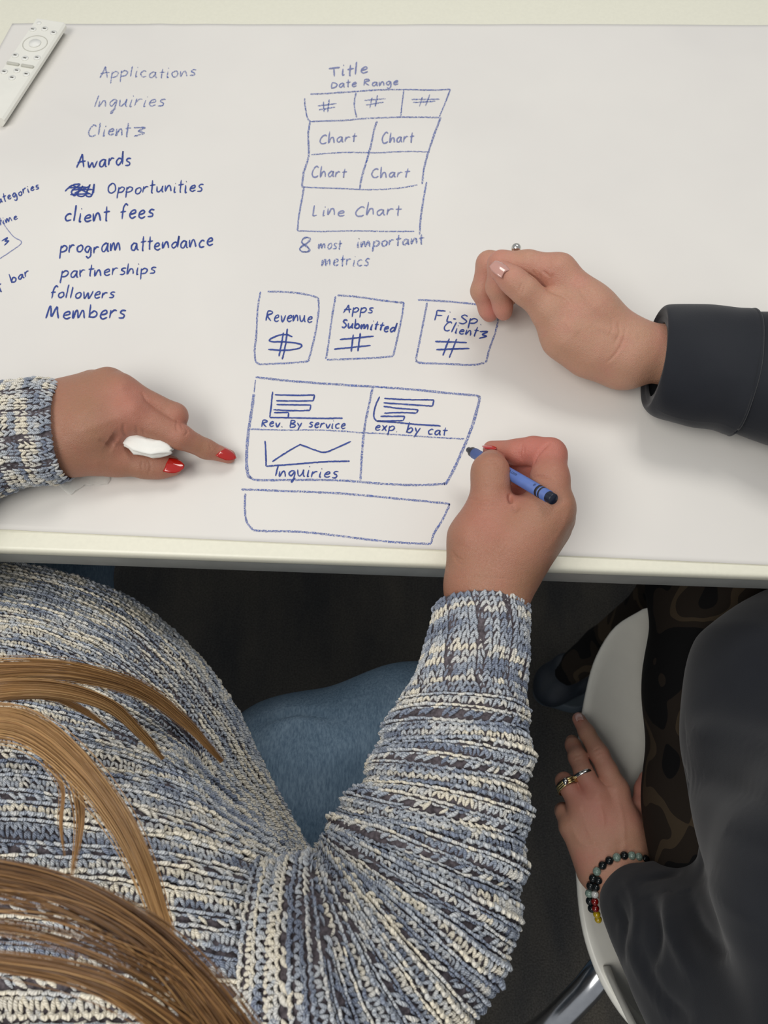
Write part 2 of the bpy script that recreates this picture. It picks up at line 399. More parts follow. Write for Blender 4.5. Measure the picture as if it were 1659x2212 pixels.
FONT = {  # x-height = 1, ascender about 1.9; polylines split by |
'A': (1.3, "0,0 .35,.9 .62,1.75 .72,1.2 .95,0|.05,.7 .6,.78 1.15,.85"), 'B': (1.1, "0,1.7 0,0|0,1.7 .6,1.6 .7,1.2 .1,.9 .8,.7 .8,.2 0,0"),
'C': (1.2, "1,1.5 .7,1.75 .3,1.4 .02,.7 .2,.1 .6,0 1,.25"), 'D': (1.15, "0,1.5 .03,0|0,1.5 .6,1.3 .95,.8 .6,.2 0,0"),
'F': (1.1, "0,1.7 0,0|0,1.7 .95,1.7|0,.9 .7,.9"), 'I': (.35, "0.15,1.75 0,0"), 'L': (1.0, "0,1.8 0,.2 .15,0 .45,.1"),
'M': (1.7, "0,0 .3,1.5 .45,1.6 .6,.3 1.1,1.6 1.2,1 1.35,0"), 'O': (1.3, ".5,1.7 .1,1.2 .1,.4 .5,0 1,.4 1,1.2 .6,1.75 .3,1.5"),
'R': (1.2, "0,1.7 0,0|0,1.7 .65,1.65 .8,1.3 .1,.9 .85,0"), 'S': (1.0, ".8,1.5 .4,1.7 .1,1.3 .5,.9 .8,.5 .5,0 0,.15"),
'T': (1.2, "-.1,1.6 1.2,1.65|.5,1.6 .45,0"), 'U': (1.1, "0,1.6 .1,.3 .5,0 .8,.4 .9,1.6"),
'a': (1.15, ".85,.85 .5,1 .1,.6 .15,.1 .5,.05 .8,.8 .8,.95 .85,.1 1.05,.05"), 'b': (1.05, "0,1.9 .05,.05 .1,.5 .5,.95 .85,.55 .6,.05 .05,.1"),
'c': (.95, ".8,.85 .5,1 .1,.55 .3,.05 .8,.15"), 'd': (1.1, ".75,.8 .4,.95 .05,.5 .3,.03 .75,.6 .9,1.9 .85,.1"),
'e': (1.0, ".1,.45 .7,.65 .6,1 .2,.8 .1,.3 .4,0 .85,.2"), 'f': (.9, ".8,1.7 .55,1.95 .3,1.4 .25,0|0,.9 .65,1.0"),
'g': (1.1, ".8,.85 .4,1 .05,.5 .4,.05 .8,.85 .8,-.4 .45,-.8 .15,-.5"), 'h': (1.05, ".05,1.9 0,0 .3,.8 .6,.9 .75,.5 .8,0"),
'i': (.5, ".15,1 .1,0 .3,.05|.2,1.5 .25,1.52"), 'l': (.5, ".15,1.9 .05,0"), 'm': (1.6, "0,1 .03,0 .3,.9 .5,.9 .6,.05 .95,.95 1.15,.8 1.25,0"),
'n': (1.05, "0,1 .03,0 .35,.85 .6,.95 .75,.5 .8,0"), 'o': (1.0, ".5,1 .1,.7 .15,.15 .5,0 .8,.4 .7,.9 .4,1"),
'p': (1.05, ".05,1 0,-.85|.03,.6 .45,1 .85,.7 .6,.2 .05,.1"), 'q': (1.1, ".8,.85 .4,1 .05,.5 .4,.05 .8,.8 .75,-.8 .55,-1 .6,-.6 1,-.3"),
'r': (.85, ".05,1 0,0|.05,.5 .35,.95 .7,.9"), 's': (.85, ".75,.95 .35,1 .15,.7 .6,.4 .5,.05 0,.05"),
't': (.8, ".35,1.7 .3,.1 .4,0|0,1.0 .75,1.08"), 'u': (1.1, "0,1 .1,.15 .4,.05 .75,.7 .78,1 .8,.1 1,0"), 'v': (.95, "0,1 .4,0 .8,1.05"),
'w': (1.4, "0,1 .25,0 .6,.8 .85,0 1.25,1.05"), 'x': (.95, "0,1 .75,0|.75,1 0,0"), 'y': (1.0, "0,1 .4,.2|.8,1 .2,-.8"),
'3': (.95, "0,1 .8,1.05 .35,.55 .8,.3 .1,-.15"), '-': (.7, ".1,.6 .45,.6"), '.': (.5, ".1,0 .14,.04"), ' ': (.9, ''),
}
def word(text, x0, y0, x1, y1, xh, wpx=3.0, m=None, slant=.12, cap=1.0):
    adv = sum(FONT[c][0]+.12 for c in text)-.12
    d = np.array([x1-x0, y1-y0], float); sc = np.linalg.norm(d)/adv; d /= np.linalg.norm(d); up = np.array([d[1], -d[0]])
    out = []; cx = 0; w1 = rng.uniform(0, 6)
    for ch in text:
        wd, st_ = FONT[ch]
        dy = rng.normal(0, .06)+.05*math.sin(cx*.9+w1); ks = rng.uniform(.86, 1.12); sl_ = slant+rng.normal(0, .05)
        for s in st_.split('|'):
            if not s: continue
            pts = [tuple(map(float, k.split(','))) for k in s.split()]
            out.append([np.array([x0, y0])+d*(cx+px)*sc+(up+d*sl_)*(py*ks+dy)*xh for px, py in pts])
        cx += wd+.12
    return draw('handwritten_word', out, wpx, m or INK_DARK)
for a in [('Applications', 217, 172, 425, 167, 13, 2.6, INK_MID), ('Inquiries', 206, 236, 357, 231, 14, 2.6, INK_MID, .3), ('Client', 192, 298, 283, 297, 15, 3.2, INK_MID, .15),
          ('3', 288, 297, 317, 297, 18, 3, INK_MID), ('Awards', 167, 366, 285, 360, 15, 3.2), ('Opportunities', 233, 421, 440, 415, 14, 3.0), ('client fees', 141, 484, 335, 471, 16, 3.5),
          ('program attendance', 132, 551, 463, 536, 16, 3.3, None, .08), ('partnerships', 134, 602, 339, 594, 14, 3.0), ('followers', 110, 648, 250, 646, 14, 3.0, None, .22),
          ('Members', 101, 692, 274, 689, 17, 3.5), ('categories', -12, 449, 88, 410, 9, 2.6), ('time', 1, 491, 42, 476, 8, 2.2), ('t3', -6, 540, 24, 524, 11, 2.5), ('bar', 28, 615, 69, 600, 10, 3), ('t', 0, 636, 12, 630, 13, 3),
          ('Title', 714, 170, 797, 160, 13, 3.4, INK_FAINT), ('Date Range', 716, 193, 862, 186, 9, 3, INK_FAINT), ('Chart', 691, 313, 771, 310, 12, 3, INK_FAINT), ('Chart', 825, 313, 894, 311, 12, 3, INK_FAINT),
          ('Chart', 674, 388, 749, 386, 12, 3, INK_FAINT), ('Chart', 803, 387, 884, 386, 12, 3, INK_FAINT), ('Line Chart', 676, 470, 868, 467, 13.5, 3, INK_FAINT),
          ('most', 688, 541, 739, 539, 11.5, 3, INK_MID), ('important', 771, 537, 917, 529, 12, 3.6, INK_MID), ('metrics', 695, 577, 798, 575, 14, 3, INK_MID),
          ('Revenue', 575, 696, 676, 700, 13, 3), ('Apps', 742, 676, 807, 679, 11, 3), ('Submitted', 738, 708, 855, 719, 11.5, 3.6), ('Fi-Sp.', 939, 695, 1045, 705, 13, 3), ('Client', 957, 717, 1030, 731, 11.5, 3), ('3', 1032, 733, 1052, 734, 13, 3.4),
          ('Rev. By service', 566, 923, 748, 927, 10, 3), ('exp. by cat', 809, 931, 966, 942, 11, 3), ('Inquiries', 596, 1030, 731, 1034, 13, 3)]:
    word(*a)
def cr(ox, oy, s, txt):
    return [[(ox+float(k.split(',')[0])/s, oy+float(k.split(',')[1])/s) for k in st_.split()] for st_ in txt.split('|')]
c3 = lambda t: cr(600, 100, 4.1475, t)
c4 = lambda t: cr(500, 600, 2.765, t)
c2 = lambda t: cr(0, 360, 3.318, t)
draw('scribbled_out_word', c2("472,192 520,150 580,140 520,190 545,222 600,150 560,215 610,220 650,140 620,215 660,220 680,135 675,200|500,165 640,160|520,180 670,175|510,215 650,205|530,150 660,212|540,205 650,150"), 3.2, INK_DARK)
def draw_each(name, strokes, wpx, m):
    for s in strokes: draw(name, [s], wpx, m)
draw('drawn_arrow', c2("0,370 30,420 100,510 162,555 100,610 0,675"), 1.8, INK_FAINT)
draw_each('drawn_line', c3("293,442 420,438 600,425 760,415 900,405 1130,403 1380,408 1545,402|1545,402 1500,520 1445,650|243,478 245,540 262,640 280,680 300,690|300,690 450,685 600,680 750,665 900,657 1100,652 1300,652 1450,655|702,428 688,500 690,580 708,655|1128,408 1115,520 1100,645"), 3.1, INK_MID)
draw_each('drawn_line', c3("290,695 275,800 278,900 280,980 262,1060 235,1140 220,1260 240,1280|1460,650 1400,810 1350,960 1310,1110 1292,1250|890,685 865,760 840,880 815,980 785,1080 750,1200 735,1290"), 4.0, INK_MID)
draw_each('drawn_line', c3("303,987 450,975 600,967 750,968 900,970 1100,960 1250,960 1360,966|225,1275 400,1283 600,1290 750,1297 900,1297 1050,1288 1180,1270 1250,1257|178,1665 400,1670 700,1663 950,1668 1225,1668"), 2.6, INK_MID)
draw_each('drawn_line', c3("235,1280 215,1400 190,1540 178,1665|1332,1232 1305,1380 1280,1550 1270,1700"), 3.8, INK_MID)
for s_ in ("410,510 415,605|462,490 448,605|360,550 528,528|370,585 515,560", "845,475 825,568|893,455 872,558|778,500 968,485|790,543 950,515", "1295,470 1268,558|1362,448 1322,552|1200,492 1447,490|1210,520 1412,508"):
    draw('number_sign', c3(s_), 2.8, INK_MID)
draw('handwritten_numeral', c3("290,1730 240,1725 215,1770 260,1800 290,1840 250,1855 205,1840 215,1800 285,1760 290,1725|270,1720 225,1745 225,1780 275,1820 270,1850 215,1850 200,1820 260,1780 280,1745"), 2.8, INK_MID)
draw_each('drawn_line', c4("218,92 300,92 400,100 480,115 520,128|520,128 522,200 505,320 480,430 460,505|460,505 350,515 250,520 170,522 145,505|145,505 140,440 150,350 158,200 175,92"), 3.8, INK_MID)
draw('dollar_sign', c4("365,360 330,347 280,352 232,375 240,388 320,390 400,400 420,412 400,430 320,440 220,435|312,335 300,400 285,475|335,312 325,400 305,495"), 3.4, INK_DARK)
draw_each('drawn_line', c4("632,110 750,118 850,132 950,147 1030,155|1030,155 1015,250 990,370 965,475|965,475 850,485 700,490 570,495|565,490 580,400 600,250 622,115"), 3.8, INK_MID)
draw('number_sign', c4("728,345 715,448|770,335 755,445|648,375 850,355|613,432 832,410"), 3.4, INK_DARK)
draw_each('drawn_line', c4("1112,138 1250,145 1400,158 1500,170|1168,155 1150,250 1120,400 1100,500|1100,500 1130,515 1300,522 1440,527 1510,515|1595,240 1575,330 1540,430 1518,515"), 4.0, INK_MID)
draw('number_sign', c4("1300,370 1262,472|1345,372 1300,485|1215,388 1405,395|1222,437 1420,430"), 3.4, INK_DARK)
draw_each('drawn_line', c4("145,600 350,622 600,640 850,655 1100,675 1300,695 1475,710|1265,1238 1100,1243 900,1235 700,1218 500,1212 300,1215 150,1213 110,1195|845,655 820,770 795,900 780,1050 770,1215"), 4.6, INK_MID)
draw_each('drawn_line', c4("1475,710 1478,740 1450,850 1410,960 1350,1100 1290,1220 1265,1238|135,700 122,800 100,950 92,1100 100,1180 115,1200"), 6.2, INK_MID)
draw_each('drawn_line', c4("115,910 300,915 500,915 650,920 780,930 900,935 1100,950 1250,960 1390,968|145,615 137,690"), 2.9, INK_MID)
draw('drawn_bar_chart', c4("247,685 240,760 230,840|230,840 400,843 550,845 665,843|260,705 400,708 497,705|497,705 490,740|490,740 400,742 268,740|270,763 380,765 475,765|475,765 470,797|470,797 400,800 252,795|255,812 342,810|342,810 340,842"), 3.2, INK_DARK)
draw('drawn_bar_chart', c4("885,715 860,770 850,830 865,860|865,860 1000,870 1100,880 1250,890|912,725 1050,733 1210,735|1210,735 1200,772|1200,772 1100,765 908,752|908,772 1000,785 1115,793|1115,793 1105,813|1105,813 1000,810 912,813|890,832 1035,832|1035,832 1025,858|1025,858 865,860"), 3.2, INK_DARK)
draw('drawn_line_chart', c4("202,978 207,1060 208,1132|208,1132 350,1122 550,1105 707,1100|245,1105 320,1055 400,1008 420,1005 500,1035 555,1048 610,1030 715,982"), 3.3, INK_DARK)
draw_each('drawn_line', c4("60,1270 200,1275 400,1283 600,1290 800,1305 1000,1325 1200,1345 1290,1355 1300,1365|1300,1365 1260,1450 1210,1530 1190,1595|1190,1595 1000,1585 800,1565 600,1540 400,1522 200,1518 130,1512|85,1295 82,1380 92,1460 130,1512"), 4.4, INK_MID)

# ================================================================ REMOTE CONTROL
RL, RW, RH = .165, .037, .0125
ra = T(146, 60, RH*.7); rb = T(13, 266, RH*.7)
rd = (ra-rb); rd[2] = 0; RL = np.linalg.norm(rd); rd /= RL; rs = np.array([rd[1], -rd[0], 0])   # rs to the right
rc = (ra+rb)/2 - rs*RW/2
rem = empty('remote_control', 'slim white remote control lying on the paper corner at far left', 'remote control', (rc[0], rc[1], TZ+.002))
M = Matrix(((rs[0], rd[0], 0, rc[0]), (rs[1], rd[1], 0, rc[1]), (0, 0, 1, TZ+.002), (0, 0, 0, 1)))
prof = [(-RW/2+.002, RH), (RW/2-.002, RH), (RW/2, RH-.002), (RW/2-.0005, RH*.55), (RW/2-.006, .0012), (RW/2-.010, 0), (-RW/2+.010, 0), (-RW/2+.006, .0012), (-RW/2+.0005, RH*.55), (-RW/2, RH-.002)]
bm = bmesh.new(); rings = []
for y, s in ((-RL/2, .97), (-RL/2+.001, 1), (RL/2-.001, 1), (RL/2, .97)):
    rings.append([bm.verts.new((x*s, y, RH/2+(z-RH/2)*s)) for x, z in prof])
for a, b in zip(rings[:-1], rings[1:]):
    for i in range(len(prof)): bm.faces.new((a[i], a[(i+1) % len(prof)], b[(i+1) % len(prof)], b[i]))
bm.faces.new(rings[0][::-1]); bm.faces.new(rings[-1]); bmesh.ops.recalc_face_normals(bm, faces=bm.faces)
o = bmobj('body', bm, WHITEP, rem, M); o.data.polygons.foreach_set('use_smooth', [False]*len(o.data.polygons))
def disc(name, x, y, r, h, m, ry=None, z0=RH, root=rem, Mx=M, inner=None):
    bm = bmesh.new()
    bmesh.ops.create_cone(bm, cap_ends=True, segments=28, radius1=1, radius2=.94, depth=1)
    bmesh.ops.scale(bm, vec=(r, ry or r, h), verts=bm.verts); bmesh.ops.translate(bm, vec=(x, y, z0+h/2), verts=bm.verts)
    return bmobj(name, bm, m, root, Mx)
def torus_bm(R, r, seg=36, ms=8):
    bm = bmesh.new(); rows = []
    for i in range(seg):
        a = 2*math.pi*i/seg
        rows.append([bm.verts.new(((R+r*math.cos(b))*math.cos(a), (R+r*math.cos(b))*math.sin(a), r*math.sin(b))) for b in [2*math.pi*j/ms for j in range(ms)]])
    for i in range(seg):
        for j in range(ms): bm.faces.new((rows[i][j], rows[(i+1) % seg][j], rows[(i+1) % seg][(j+1) % ms], rows[i][(j+1) % ms]))
    return bm
yt = RL/2
disc('button', -.0135+.003, yt-.008, .0028, .0006, BTN)
for x, y in ((-.0125, yt-.020), (0, yt-.016), (.0125, yt-.020), (-.0125, yt-.066), (0, yt-.068), (.0125, yt-.064), (-.0125, yt-.094), (0, yt-.089), (.0125, yt-.092), (.0, yt-.101)):
    b = disc('button', x, y, .0038, .0008, BTN)
    bb = box_bm(.0034, .0016, .0002, 0); bmesh.ops.translate(bb, vec=(x, y, RH+.0009), verts=bb.verts); p = bmobj('printed_symbol', bb, PRINT, None, M); p.parent = b; p.matrix_parent_inverse = b.matrix_basis.inverted() if False else Matrix.Identity(4); p.matrix_basis = Matrix.Identity(4)
r_ = torus_bm(.0135, .0005); bmesh.ops.translate(r_, vec=(0, yt-.042, RH), verts=r_.verts); bmobj('navigation_ring', r_, GAP, rem, M)
disc('select_button', 0, yt-.042, .0068, .0012, BTN)
for x in (-.0085, .0085):
    bb = box_bm(.0145, .0036, .0022, .001); bmesh.ops.translate(bb, vec=(x, yt-.080, RH+.0008), verts=bb.verts); bmobj('rocker_switch', bb, GAP, rem, M)

# ================================================================ NAILS
def nail(root, c, fwd, up, Ln, Wn, m, label=None, point=.5, name='fingernail'):
    c = np.asarray(c); f = np.asarray(fwd, float); f /= np.linalg.norm(f); u = np.asarray(up, float); u -= f*(u@f); u /= np.linalg.norm(u); s = np.cross(f, u)
    G = []
    for i in range(13):
        t = i/12; row = []
        wl = Wn/2*(1-(max(0, t-.45)/.55)**2.2*point*1.6 if t > .45 else 1)*(.86+.14*min(1, t*5)); wl = max(wl, Wn*.04)
        for j in range(11):
            a = (j/10-.5)*2
            row.append(c+f*(t-.5)*Ln+s*a*wl-u*(a*a*(wl**2)/(Wn)*.55+(t-.45)**2*Ln*.22)+(f*(-.12*Ln*(1-t)*(a*a))))
        G.append(row)
    o = link(name, gridmesh(name, np.array(G)), m); attach(o, root)
    md = o.modifiers.new('t', 'SOLIDIFY'); md.thickness = .0007; md.offset = 0
    if label: o['label'] = label
    return o
def band(root, name, c, axis, R, r, m, up=(0, 0, 1), flat=1.6, sq=1.0):
    ax = Vector(axis).normalized(); u = Vector(up); u = (u-ax*u.dot(ax)).normalized(); s = ax.cross(u)
    bm = torus_bm(R, r); bmesh.ops.scale(bm, vec=(sq, 1, flat), verts=bm.verts)
    Mx = Matrix((( s[0], u[0], ax[0], c[0]), (s[1], u[1], ax[1], c[1]), (s[2], u[2], ax[2], c[2]), (0, 0, 0, 1)))
    return bmobj(name, bm, m, root, Mx)

# ================================================================ PERSON A (knitted sweater)
pa_loc = P(250, 1900, .45)
PA = empty('person', 'person in a marled blue and cream knit sweater and jeans, pointing and holding a crayon', 'person', (pa_loc[0], pa_loc[1], 0))
def h1():
    wr = lambda x, y, z, r: (T(x, y, z), r)
    palm = chain([wr(-120, 935, .040, .028), wr(100, 930, .036, .0265)], .01)
    palm += chain([wr(118, 948, .036, .025), wr(200, 925, .042, .021), wr(285, 893, .046, .0145)], .012)
    palm += chain([wr(118, 915, .036, .025), wr(262, 850, .050, .0145)], .012)
    palm += chain([wr(118, 893, .034, .024), wr(234, 832, .046, .0135)], .012)
    palm += chain([wr(118, 885, .030, .022), wr(203, 836, .036, .012)], .012)
    palm += chain([wr(125, 962, .030, .026), wr(215, 968, .026, .0185)], .012)
    idx = chain([wr(280, 893, .046, .0145), wr(388, 943, .034, .0099), wr(445, 970, .018, .0078), wr(494, 986, .008, .0060)])
    mid_ = chain([wr(262, 850, .049, .0135), wr(378, 898, .036, .0099), wr(378, 925, .017, .0090), wr(345, 935, .010, .008)])
    rg = chain([wr(234, 832, .045, .0125), wr(340, 885, .026, .0095), wr(335, 915, .012, .008)])
    pk = chain([wr(203, 836, .035, .0115), wr(285, 870, .014, .009), wr(270, 905, .010, .008)])
    th = chain([wr(150, 970, .029, .022), wr(228, 982, .023, .0165), wr(255, 992, .020, .0132), wr(316, 1004, .015, .0106), wr(345, 1006, .0135, .0098), wr(372, 1007, .0115, .0082)], .006)
    cv = []
    return relief(*sdf_build([palm, idx, mid_, rg, pk, th], cv, .0009, .007), [
        ([(236, 948), (252, 958)], 17, .0035), ([(383, 905), (381, 925), (388, 935)], 2.6, .0008), ([(396, 920), (405, 933), (396, 943)], 2.6, .0008), ([(390, 914), (396, 930)], 2.2, .0005),
        ([(267, 913), (267, 932), (274, 944)], 3.2, .0013), ([(294, 918), (297, 941)], 2.6, .0010), ([(307, 925), (312, 942)], 2.4, .0009), ([(212, 950), (234, 960), (254, 968)], 5, .0012),
        ([(246, 952), (260, 968)], 4, .0008), ([(309, 994), (305, 1008), (310, 1024)], 2.4, .0007), ([(321, 994), (325, 1010), (319, 1026)], 2.4, .0007), ([(315, 996), (316, 1020)], 2, .0004),
        ([(305, 846), (317, 865), (341, 881), (365, 893)], 3, .0012), ([(262, 838)], 17, -.0014), ([(290, 880)], 18, -.0012), ([(150, 900), (200, 880), (250, 850)], 9, -.0006), ([(150, 940), (220, 915), (280, 892)], 9, -.0005),
        ([(452, 960), (458, 972)], 2.2, .0004)])
def h3():
    wr = lambda x, y, z, r: (T(x, y, z), r)
    palm = chain([wr(1035, 1420, .024, .024), wr(1050, 1310, .032, .0245), wr(1052, 1265, .036, .0255)], .01)
    palm += chain([wr(1055, 1265, .038, .0245), wr(1110, 1180, .056, .0225), wr(1188, 1098, .073, .0165)], .014)
    palm += chain([wr(1060, 1265, .034, .0240), wr(1192, 1118, .055, .0160)], .014)
    palm += chain([wr(1060, 1265, .030, .0230), wr(1188, 1135, .036, .0150)], .014)
    palm += chain([wr(1060, 1265, .028, .0220), wr(1165, 1165, .022, .0145)], .014)
    palm += chain([wr(1035, 1262, .036, .0215), wr(1032, 1165, .048, .0195), wr(1056, 1105, .059, .0155)], .014)
    palm += chain([wr(1075, 1135, .056, .016), wr(1160, 1118, .066, .014)], .014)
    palm += chain([wr(1070, 1180, .035, .022), wr(1140, 1150, .030, .02)], .014)
    idx = chain([wr(1188, 1098, .073, .0165), wr(1188, 1035, .073, .0135), wr(1187, 983, .068, .0122), wr(1152, 974, .063, .0103), wr(1118, 977, .058, .0094), wr(1062, 971, .046, .0070)], .005)
    mid_ = chain([wr(1190, 1118, .054, .0150), wr(1175, 1022, .046, .0115), wr(1120, 1022, .038, .0098), wr(1078, 1000, .030, .0085)], .005)
    rg = chain([wr(1188, 1135, .036, .0145), wr(1165, 1062, .026, .011), wr(1115, 1060, .018, .0095), wr(1100, 1085, .014, .0085)], .005)
    pk = chain([wr(1165, 1160, .020, .0135), wr(1140, 1105, .012, .0095), wr(1105, 1112, .010, .009)], .005)
    th = chain([wr(1045, 1135, .054, .0165), wr(1056, 1100, .060, .0145), wr(1060, 1050, .067, .0132), wr(1059, 1019, .069, .0130), wr(1062, 1003, .058, .0112)], .006)
    cv = []
    return relief(*sdf_build([palm, idx, mid_, rg, pk, th], cv, .0009, .006), [
        ([(1042, 996), (1064, 993), (1083, 996)], 2.4, .0006), ([(1040, 1003), (1064, 1000), (1085, 1003)], 2.4, .0006), ([(1013, 1076), (1035, 1081), (1060, 1079)], 2.4, .0007), ([(1022, 1087), (1049, 1093), (1076, 1089)], 2.4, .0007),
        ([(1030, 1099), (1052, 1103), (1072, 1099)], 2.2, .0005), ([(1190, 955), (1172, 969), (1157, 987), (1152, 1004)], 3, .0022), ([(1129, 957), (1124, 980), (1128, 996)], 2.6, .0010), ([(1133, 962), (1130, 990)], 2.2, .0005),
        ([(1150, 1032), (1170, 1029), (1194, 1032)], 3, .0014), ([(1101, 1066), (1103, 1088)], 4, .0030), ([(1106, 1090), (1120, 1104)], 8, .0015), ([(975, 1187), (987, 1204), (1003, 1211)], 2.4, .0006), ([(976, 1197), (990, 1214), (1003, 1219)], 2.4, .0005),
        ([(974, 1250), (1045, 1246), (1117, 1254)], 2.6, .0005), ([(1225, 1088)], 16, -.0012), ([(1050, 1088)], 18, -.0012), ([(1230, 1090), (1215, 1140), (1180, 1190)], 7, -.0006), ([(1010, 1120), (1000, 1180)], 14, -.0008)])
coarse = [chain([(T(-120, 935, .040), .030), (P(-290, 1230, .775), .030), (P(-450, 1560, .775), .032), (P(-430, 1900, .785), .034)], .01)
          + chain([(T(1040, 1400, .02), .024), (P(985, 1700, .745), .032), (P(900, 1950, .745), .034), (P(790, 2060, .78), .034), (P(560, 2150, .78), .04)], .01)
          + chain([(P(100, 1750, .50), .11), (P(150, 2050, .66), .11), (P(350, 2200, .72), .07)], .05)]
V, Q = joinVF([h1(), h3(), sdf_build(coarse, [], .008, pad=.02)])
bme = npmesh('body', V, Q)
flush_attr(bme, [(T(*p), r, a) for p, r, a in [((1150, 968, .065), .03, .75), ((1195, 990, .07), .02, .6), ((1120, 1030, .045), .02, .7), ((1062, 975, .046), .012, .6), ((1050, 1130, .07), .02, .35), ((1110, 1085, .07), .012, .5), ((1130, 1060, .03), .02, .5),
    ((490, 986, .01), .014, .6), ((370, 1006, .012), .016, .5), ((270, 850, .06), .018, .35), ((295, 890, .055), .018, .35), ((265, 940, .04), .012, .5), ((390, 935, .04), .014, .3), ((390, 900, .035), .014, .3)]])
body = attach(link('body', bme, SKIN_A), PA)
nail(PA, T(493, 981, .0152), T(512, 991, .0065)-T(472, 974, .0148), (.05, .12, 1), .0150, .0112, NAIL_RED, 'glossy red fingernail', .62)
nail(PA, T(378, 1005, .0205), T(395, 1009, .010)-T(350, 1004, .0135), (.15, -.1, 1), .0145, .0130, NAIL_RED, 'glossy red thumbnail', .5)
nail(PA, T(1058, 962, .0520), T(1040, 961, .0462)-T(1074, 963, .0535), (-.1, .75, .6), .0140, .0115, NAIL_RED, 'glossy red fingernail', .6)

# ---- knit
def frame_rows(S, rows_v, sp):
    """S: dense grid (nv,nu,3). yields per row: points, tangent along row, tangent across rows, normal, arclength id"""
    nv, nu, _ = S.shape
    dU = np.gradient(S, axis=1); dV = np.gradient(S, axis=0)
    out = []
    for ri, v in enumerate(rows_v):
        i = min(int(v), nv-2); f = v-i
        row = S[i]*(1-f)+S[i+1]*f; tv = dV[i]*(1-f)+dV[i+1]*f
        L = np.concatenate([[0], np.cumsum(np.linalg.norm(np.diff(row, axis=0), axis=1))])
        n = int(L[-1]/sp)
        if n < 2: continue
        s = (np.arange(n)+.5)*L[-1]/n
        idx = np.interp(s, L, np.arange(nu)); a = np.minimum(idx.astype(int), nu-2); g = (idx-a)[:, None]
        p = row[a]*(1-g)+row[a+1]*g; tu = (row[a+1]-row[a]); tv_ = tv[a]*(1-g)+tv[a+1]*g
        out.append((ri, p, tu, tv_, np.arange(n), idx))
    return out
def seg_template(path, rad, sides=5):
    path = np.array(path, float); n = len(path)
    tg = np.gradient(path, axis=0); tg /= np.linalg.norm(tg, axis=1)[:, None]
    V = []; UV = []
    up = np.array([0, 0, 1.])
    L = np.concatenate([[0], np.cumsum(np.linalg.norm(np.diff(path, axis=0), axis=1))])
    for p, t, r, l in zip(path, tg, rad, L):
        s = np.cross(t, up); s /= max(np.linalg.norm(s), 1e-6); u = np.cross(s, t)
        for j in range(sides):
            a = 2*np.pi*j/sides+.3
            V.append(p+r*(np.cos(a)*s+np.sin(a)*u)); UV.append((j/sides, l))
    Fq = []; UVf = []
    for i in range(n-1):
        for j in range(sides):
            j2 = (j+1) % sides; Fq.append((i*sides+j, i*sides+j2, (i+1)*sides+j2, (i+1)*sides+j))
            UVf.append([(j/sides, L[i]), ((j+1)/sides, L[i]), ((j+1)/sides, L[i+1]), (j/sides, L[i+1])])
    return np.array(V), np.array(Fq), np.array(UVf)
r5 = [.08, .19, .245, .21, .09]
def leg(sx): return seg_template([(sx*.02, -.62, -.02), (sx*.12, -.32, .15), (sx*.22, 0, .2), (sx*.30, .32, .13), (sx*.42, .62, -.08)], r5)
LEGL, LEGR = leg(-1), leg(1)
PURL = seg_template([(-.5, -.1, -.06), (-.3, .1, .16), (0, .2, .26), (.3, .1, .16), (.5, -.1, -.06)], [.10, .22, .26, .22, .10])
DIAG = seg_template([(-.42, -.5, -.02), (-.25, -.2, .2), (0, .05, .27), (.22, .28, .2), (.38, .55, -.02)], [.10, .21, .27, .22, .10])
BOB = seg_template([(-.3, -.2, .0), (-.25, .15, .25), (0, .3, .34), (.25, .15, .25), (.3, -.2, .0)], [.12, .23, .29, .23, .12])
class Knit:
    def __init__(s): s.V = []; s.F = []; s.UV = []; s.tone = []; s.o = 0
    def add(s, tpl, p, tu, tv, N, w, h, c, tone, jit=.10):
        tv_, tf, tuv = tpl; n = len(p)
        if n == 0: return
        U = tu/np.linalg.norm(tu, axis=1)[:, None]; Wd = tv/np.linalg.norm(tv, axis=1)[:, None]
        sc = rng.normal(1, jit, (n, 1, 1)); ang = rng.normal(0, jit*1.6, n); ca, sa = np.cos(ang)[:, None], np.sin(ang)[:, None]
        X = tv_[None, :, 0]*ca-tv_[None, :, 1]*sa; Y = tv_[None, :, 0]*sa+tv_[None, :, 1]*ca; Z = tv_[None, :, 2]+rng.normal(0, .05, (n, 1))
        w = np.broadcast_to(w, n)[:, None, None]; h = np.broadcast_to(h, n)[:, None, None]
        V = p[:, None]+rng.normal(0, .0002, (n, 1, 3))+sc*(X[..., None]*U[:, None]*w+Y[..., None]*Wd[:, None]*h+Z[..., None]*N[:, None]*c)
        m = len(tv_); s.V.append(V.reshape(-1, 3)); s.F.append((tf[None]+(s.o+np.arange(n)*m)[:, None, None]).reshape(-1, 4))
        off = rng.uniform(0, 1, (n, 1, 1)); uv = np.broadcast_to(tuv[None], (n,)+tuv.shape).copy(); uv[..., 0] += off
        s.UV.append(uv.reshape(-1, 2)); s.tone.append(np.repeat(tone, m)); s.o += n*m
    def build(s, name, root, parent):
        me = npmesh(name, np.concatenate(s.V), np.concatenate(s.F))
        uvl = me.uv_layers.new(name='UVMap'); uvl.data.foreach_set('uv', np.concatenate(s.UV).astype(np.float32).ravel())
        at = me.attributes.new('tone', 'FLOAT', 'POINT'); at.data.foreach_set('value', np.concatenate(s.tone).astype(np.float32))
        o = link(name, me, YARN); o.parent = parent; o['kind'] = 'stuff'
        return o
CAMP = np.array([0, 0, CAMZ])
